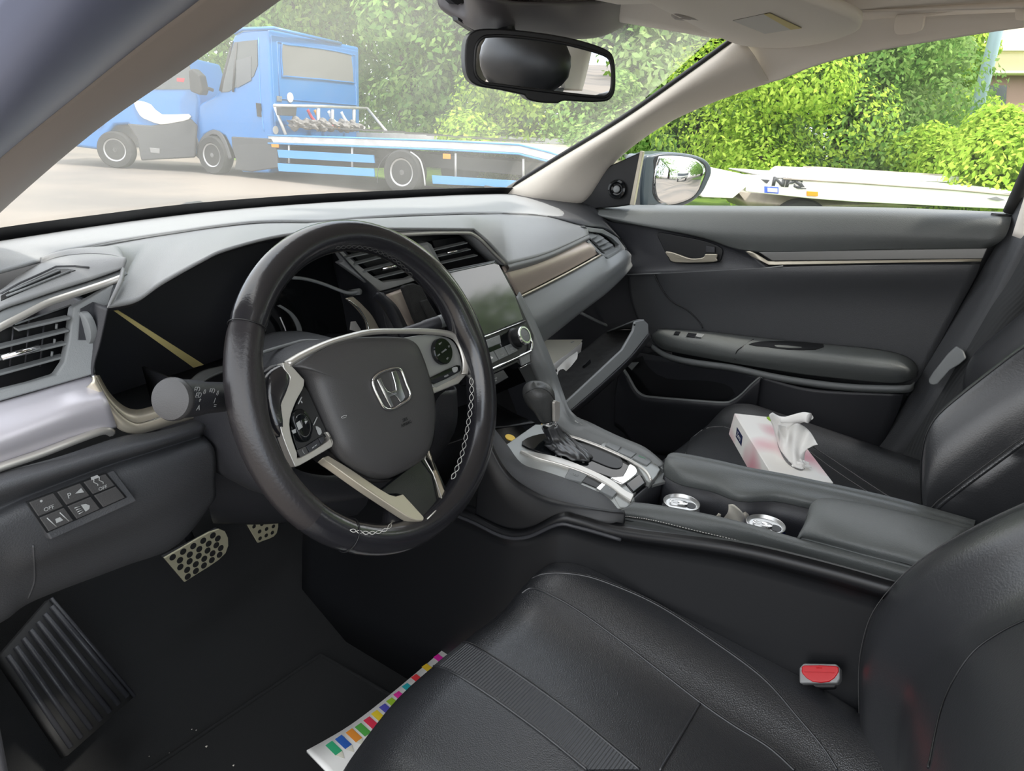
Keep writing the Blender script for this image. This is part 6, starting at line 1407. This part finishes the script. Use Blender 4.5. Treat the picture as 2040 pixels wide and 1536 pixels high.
slab('amber_marker',wb_([(1608,381),(1630,382),(1630,391),(1608,390)],-.02),'amber',wt_,vec=-wn_*.02,bev=.003)
slab('blue_sticker',wb_([(1523,371),(1551,373),(1551,386),(1523,384)],-.006),'leaf_print' if False else 'blue_cloth',wt_,vec=-wn_*.004,bev=0)
slab('blue_sticker_panel',wb_([(1529,374),(1549,375.5),(1549,383.5),(1529,382)],-.011),'label_white',wt_,vec=-wn_*.004,bev=0)
txt('lettering','NPS',WB(1568,364.5,-.012),WB(1600,367.5)-WB(1540,362),zz+ws*.45,.085,'truck_grey',wt_,wx=1.5,off=.006)
slab('logo_wedge',wb_([(1515,357),(1534,358.5),(1528,366)],-.012),'truck_grey',wt_,vec=-wn_*.003,bev=0)
slab('logo_wedge',wb_([(1589,372),(1604,373.5),(1597,364)],-.012),'truck_grey',wt_,vec=-wn_*.003,bev=0)
tube('logo_line',wb_([(1588,374.5),(1606,376)],-.012),.006,'truck_grey',wt_)
for px,py in ((1806,349),(1840,375)): slab('lashing_eye',wb_([(px-5,py-5),(px+5,py-5),(px+5,py+6),(px-5,py+6)],.2),'label_white',wt_,vec=-wn_*.06,bev=.01)
slab('small_print',wb_([(1964,396),(1985,392),(2004,399),(1990,400)],-.012),'clear_grey',wt_,vec=-wn_*.003,bev=0)
box('axle_frame',WB(1700,430,.9),(1.2,1.2,.15),'truck_grey',wt_,.02,Matrix((wn_,ws,zz)).transposed())
for w_ in (.25,1.5):
    wheel(wt_,V((WB(1600,400,w_).x,WB(1600,400,w_).y,GZ+.32)),.32,.2,wn_)
    wheel(wt_,V((WB(2250,400,w_).x,WB(2250,400,w_).y,GZ+.32)),.32,.2,wn_)

# ---- trees and shrubs: every tree its own crown of leaves and its trunk
def tree(name,lab,base,ht,rad,m,leaf,nl,seed,grp='trees along the verge',blobs=14,low=.15,cat='tree',trunk=True):
    rnd=random.Random(seed); base=V(base); t=thing(name,lab,cat,grp)
    B=[]
    for i in range(blobs):
        a=rnd.uniform(0,6.28); rr=rad*math.sqrt(rnd.random())*.75; z=ht*(low+(1-low)*rnd.random()**.8)
        sc=rad*rnd.uniform(.28,.5)*(1.1-.45*max(0,(z/ht-.6)/.4))
        k=1-.5*max(0,(z/ht-.55)/.45)
        B.append((base+V((math.cos(a)*rr*k,math.sin(a)*rr*k,z)),sc))
    vs=[];fs=[]
    for i in range(nl):
        c,s=B[rnd.randrange(blobs)]
        d=V((rnd.gauss(0,1),rnd.gauss(0,1),rnd.gauss(0,1))).normalized()
        p=c+V((d.x*s,d.y*s,d.z*s*.8))*rnd.uniform(.72,1.06)
        if p.z<base.z+.03: p.z=base.z+.03+rnd.random()*.1
        nrm=(d+V((rnd.uniform(-.8,.8),rnd.uniform(-.8,.8),rnd.uniform(-.2,1.0)))).normalized(); x_,y_,n_=frame(nrm)
        a=rnd.uniform(0,6.28); u=x_*math.cos(a)+y_*math.sin(a); v=n_.cross(u); L=leaf*rnd.uniform(.6,1.25)
        k=len(vs); vs+=[p-u*L,p-v*L*.5+u*L*.1,p+u*L,p+v*L*.5+u*L*.1]; fs.append((k,k+1,k+2,k+3))
    mk('foliage',vs,fs,m,t,False)
    if trunk:
        tube('trunk',[base,base+V((.05,.03,ht*.35)),base+V((-.05,.05,ht*.7))],[rad*.09,rad*.07,rad*.03],'bark',t,k=3,seg=10)
        for i in range(3):
            a=i*2.1+seed; tube('branch',[base+V((0,0,ht*.3)),base+V((math.cos(a)*rad*.4,math.sin(a)*rad*.4,ht*.55))],[rad*.04,rad*.015],'bark',t,seg=6)
    return t
def gp_(px,dist,z=GZ):   # ground point under a pixel column at a stated ground distance
    v=ray(px,300); v=V((v.x,v.y,0)).normalized(); return V((CP.x+v.x*dist,CP.y+v.y*dist,z))
T=tree
T('leafy_tree','dark green tree far left behind the blue van',gp_(330,26),8,3.6,'leaf_mid',.12,16000,1,blobs=30,low=.05)
T('leafy_tree','yellow green tree top right of the truck cab roof',gp_(640,25),10,4.0,'leaf_mid',.12,24000,2,blobs=40,low=.04)
T('leafy_tree','tall dark tree close behind the truck cab, left of the rearview mirror',gp_(810,21.5),9,3.2,'leaf_dark',.105,26000,3,blobs=42,low=.04)
T('leafy_tree','pale green tree whose crown shows below the rearview mirror',gp_(960,19),8,2.9,'leaf_mid',.10,26000,4,blobs=42,low=.04)
T('leafy_tree','tree with muted crown behind the top of the windshield right of the mirror',gp_(1180,17.5),8.5,3.2,'leaf_dark',.10,26000,5,blobs=42,low=.04)
T('leafy_tree','pale leaved tree behind the upper end of the right windshield pillar',gp_(1380,16.5),7.5,2.8,'leaf_pale',.09,24000,6,blobs=36,low=.04)
T('leafy_shrub','bright yellow-green shrub behind the flat deck tail below the mirror',gp_(1030,15.5),2.5,1.6,'leaf_yellow',.06,16000,7,'shrubs on the verge',blobs=20,low=.2,cat='shrub')
T('leafy_shrub','low green shrub between the deck tail and the windshield pillar',gp_(1220,14.5),2.1,1.4,'leaf_mid',.06,12000,8,'shrubs on the verge',blobs=16,low=.2,cat='shrub')
T('leafy_tree','bright yellow-green tree just right of the door mirror',gp_(1530,12.5),4.0,1.6,'leaf_yellow',.042,34000,9,blobs=34,low=.1)
T('leafy_tree','mid green tree in the middle of the passenger window',gp_(1680,13),3.7,1.6,'leaf_mid',.045,36000,10,blobs=34,low=.1)
T('leafy_tree','pale green tree left of the pale blue pole',gp_(1775,14.0),2.95,1.5,'leaf_pale',.05,26000,11,blobs=28,low=.1)
T('leafy_shrub','rounded lime green bush at the right end of the passenger window',gp_(2045,11.5),1.7,1.3,'leaf_yellow',.042,28000,12,'shrubs on the verge',blobs=22,low=.15,cat='shrub')
T('leafy_shrub','lime green bush left of the rounded bush, behind the white bed',gp_(1905,12),1.5,1.0,'leaf_yellow',.042,16000,13,'shrubs on the verge',blobs=16,low=.15,cat='shrub')
T('leafy_tree','small yellowing tree in front of the cream house',gp_(1865,24),4.6,1.7,'leaf_yellow',.09,14000,14,blobs=22,low=.3)
T('leafy_tree','darker tree behind the door mirror',gp_(1400,18),5.0,2.4,'leaf_mid',.085,20000,15,blobs=26,low=.05)
T('leafy_tree','dense dark tree filling the gap behind the truck deck',gp_(900,30),11,5.5,'leaf_dark',.17,16000,18,blobs=40,low=.03)
T('leafy_tree','dense dark tree far behind the yellow green tree beside the cab',gp_(560,34),11,6,'leaf_dark',.19,14000,19,blobs=40,low=.03)
T('leafy_tree','dense tree far behind the right windshield pillar',gp_(1260,28),11,5,'leaf_dark',.16,14000,20,blobs=40,low=.03)
# to the rear of the car: what the glossy screen, controls and mirrors reflect
B_='trees behind the car'
T('leafy_tree','tall tree along the road behind the car seen in the door mirror',(7.5,-16,GZ),9,3.2,'leaf_mid',.14,14000,16,B_,blobs=28)
T('leafy_tree','second tree further along the road behind the car',(9.5,-26,GZ),11,3.8,'leaf_dark',.16,12000,17,B_,blobs=28)
T('leafy_tree','broad tree right of the car level with the rear door',(13.5,-4.5,GZ),9,3.4,'leaf_mid',.14,14000,21,B_,blobs=34,low=.05)
T('leafy_tree','broad tree right of the car behind its boot',(12.0,-10,GZ),9.5,3.6,'leaf_dark',.15,14000,22,B_,blobs=34,low=.05)
# hedge of small flowers
T('leafy_tree','large tree closing the road far behind the car',(1.5,-42,GZ),11,5,'leaf_mid',.22,9000,23,B_,blobs=30,low=.05)
T('leafy_tree','large dark tree far behind the car on the left of the road',(-6,-38,GZ),11,5,'leaf_dark',.22,9000,24,B_,blobs=30,low=.05)
T('leafy_tree','roadside tree between the car and the distant pale truck',(7.6,-20,GZ),8,2.6,'leaf_mid',.15,9000,25,B_,blobs=24,low=.1)
# ---- small pale truck on the road behind, seen in the door mirror
bt=thing('distant_truck','small pale blue truck parked far behind the car, seen in the door mirror','truck')
bx_,by_=4.6,-24
slab('cab',[V((bx_-.9,by_+a,GZ+b)) for a,b in ((0,.45),(0,1.2),(-.35,1.35),(-.8,2.25),(-2.0,2.3),(-2.0,.45))],'label_white',bt,vec=(1.9,0,0),bev=.06)
slab('front_window',[V((bx_+a,by_-.34+c,GZ+b)) for a,b,c in ((-.8,1.4,0),(.9,1.4,0),(.85,2.1,-.38),(-.75,2.1,-.38))],'truck_glass',bt,vec=(0,-.03,0),bev=0)
slab('grille',[V((bx_+a,by_+.02,GZ+b)) for a,b in ((-.4,.55),(.5,.55),(.5,.85),(-.4,.85))],'truck_grey',bt,vec=(0,-.03,0),bev=0)
for sx_ in (-.85,.95):
    wheel(bt,V((bx_+sx_,by_-.9,GZ+.35)),.35,.22,V((1 if sx_>0 else -1,0,0)))
slab('load_bed',[V((bx_-.9,by_+a,GZ+b)) for a,b in ((-2.1,.8),(-2.1,1.0),(-5.5,1.0),(-5.5,.8))],'truck_blue_trim',bt,vec=(1.9,0,0),bev=.02)
# ---- house and pole
hs_=thing('cream_house','cream house with brown ground floor beyond the trees at far right','house')
hb=gp_(2040,34); hx=V((.45,-.893,0)).normalized(); hn=V((-.893,-.45,0)).normalized()
def HB(px,py,w_=0): return onplane(px,py,hb-hn*w_,hn)
def hbp(l,w_=0): return [HB(a,b,w_) for a,b in l]
slab('upper_wall',hbp([(1740,40),(2500,-160),(2500,150),(1740,150)]),'wall_cream',hs_,vec=-hn*6,bev=0)
slab('lower_wall',hbp([(1740,150),(2500,150),(2500,420),(1740,420)]),'wall_brown',hs_,vec=-hn*6,bev=0)
slab('cornice',hbp([(1740,141),(2500,141),(2500,149),(1740,149)],-.3),'wall_cream',hs_,vec=-hn*.5,bev=0)
slab('cornice',hbp([(1740,98),(2500,98),(2500,103),(1740,103)],-.15),'wall_cream',hs_,vec=-hn*.5,bev=0)
for q in ([(1974,63),(1990,62),(1986,92),(1972,93)],[(1830,88),(1840,87),(1838,96),(1829,97)],[(1800,90),(1812,89),(1810,97),(1799,98)]):
    slab('window',hbp(q,-.05),'win_dark',hs_,vec=-hn*.05,bev=0)
slab('doorway',hbp([(1955,170),(2006,170),(2003,225),(1950,225)],-.05),'win_dark',hs_,vec=-hn*.05,bev=0)
slab('roof',hbp([(1730,30),(2520,-180),(2520,-170),(1730,42)],-.6),'wall_brown',hs_,vec=-hn*7,bev=0)
pb0=gp_(1925,17); ptop=V((pb0.x,pb0.y,6))
pl=thing('lamp_pole','pale blue lamp pole rising behind the bushes at far right','pole')
tube('pole_shaft',[pb0,V((pb0.x,pb0.y,7.5))],[.12,.09],'pole_blue',pl,seg=16); lathe('pole_foot',[(.2,0),(.2,.3),(.13,.36)],pb0,(0,0,1),'pole_blue',pl); tube('lamp_arm',[V((pb0.x,pb0.y,7.4)),V((pb0.x-1.2,pb0.y,7.7))],.05,'pole_blue',pl)
# ------------------------------------------------------------ place each empty at the base of its thing
bpy.context.view_layer.update()
for o in list(col.objects):
    if o.type=='EMPTY' and o.parent is None and o.children and o.location.length<1e-6:
        lo=V((1e9,1e9,1e9)); hi=-lo
        for c in o.children_recursive:
            if c.type=='MESH':
                for v in c.data.vertices:
                    p=c.matrix_world@v.co; lo=V(map(min,lo,p)); hi=V(map(max,hi,p))
        fix(o,((lo.x+hi.x)/2,(lo.y+hi.y)/2,lo.z))
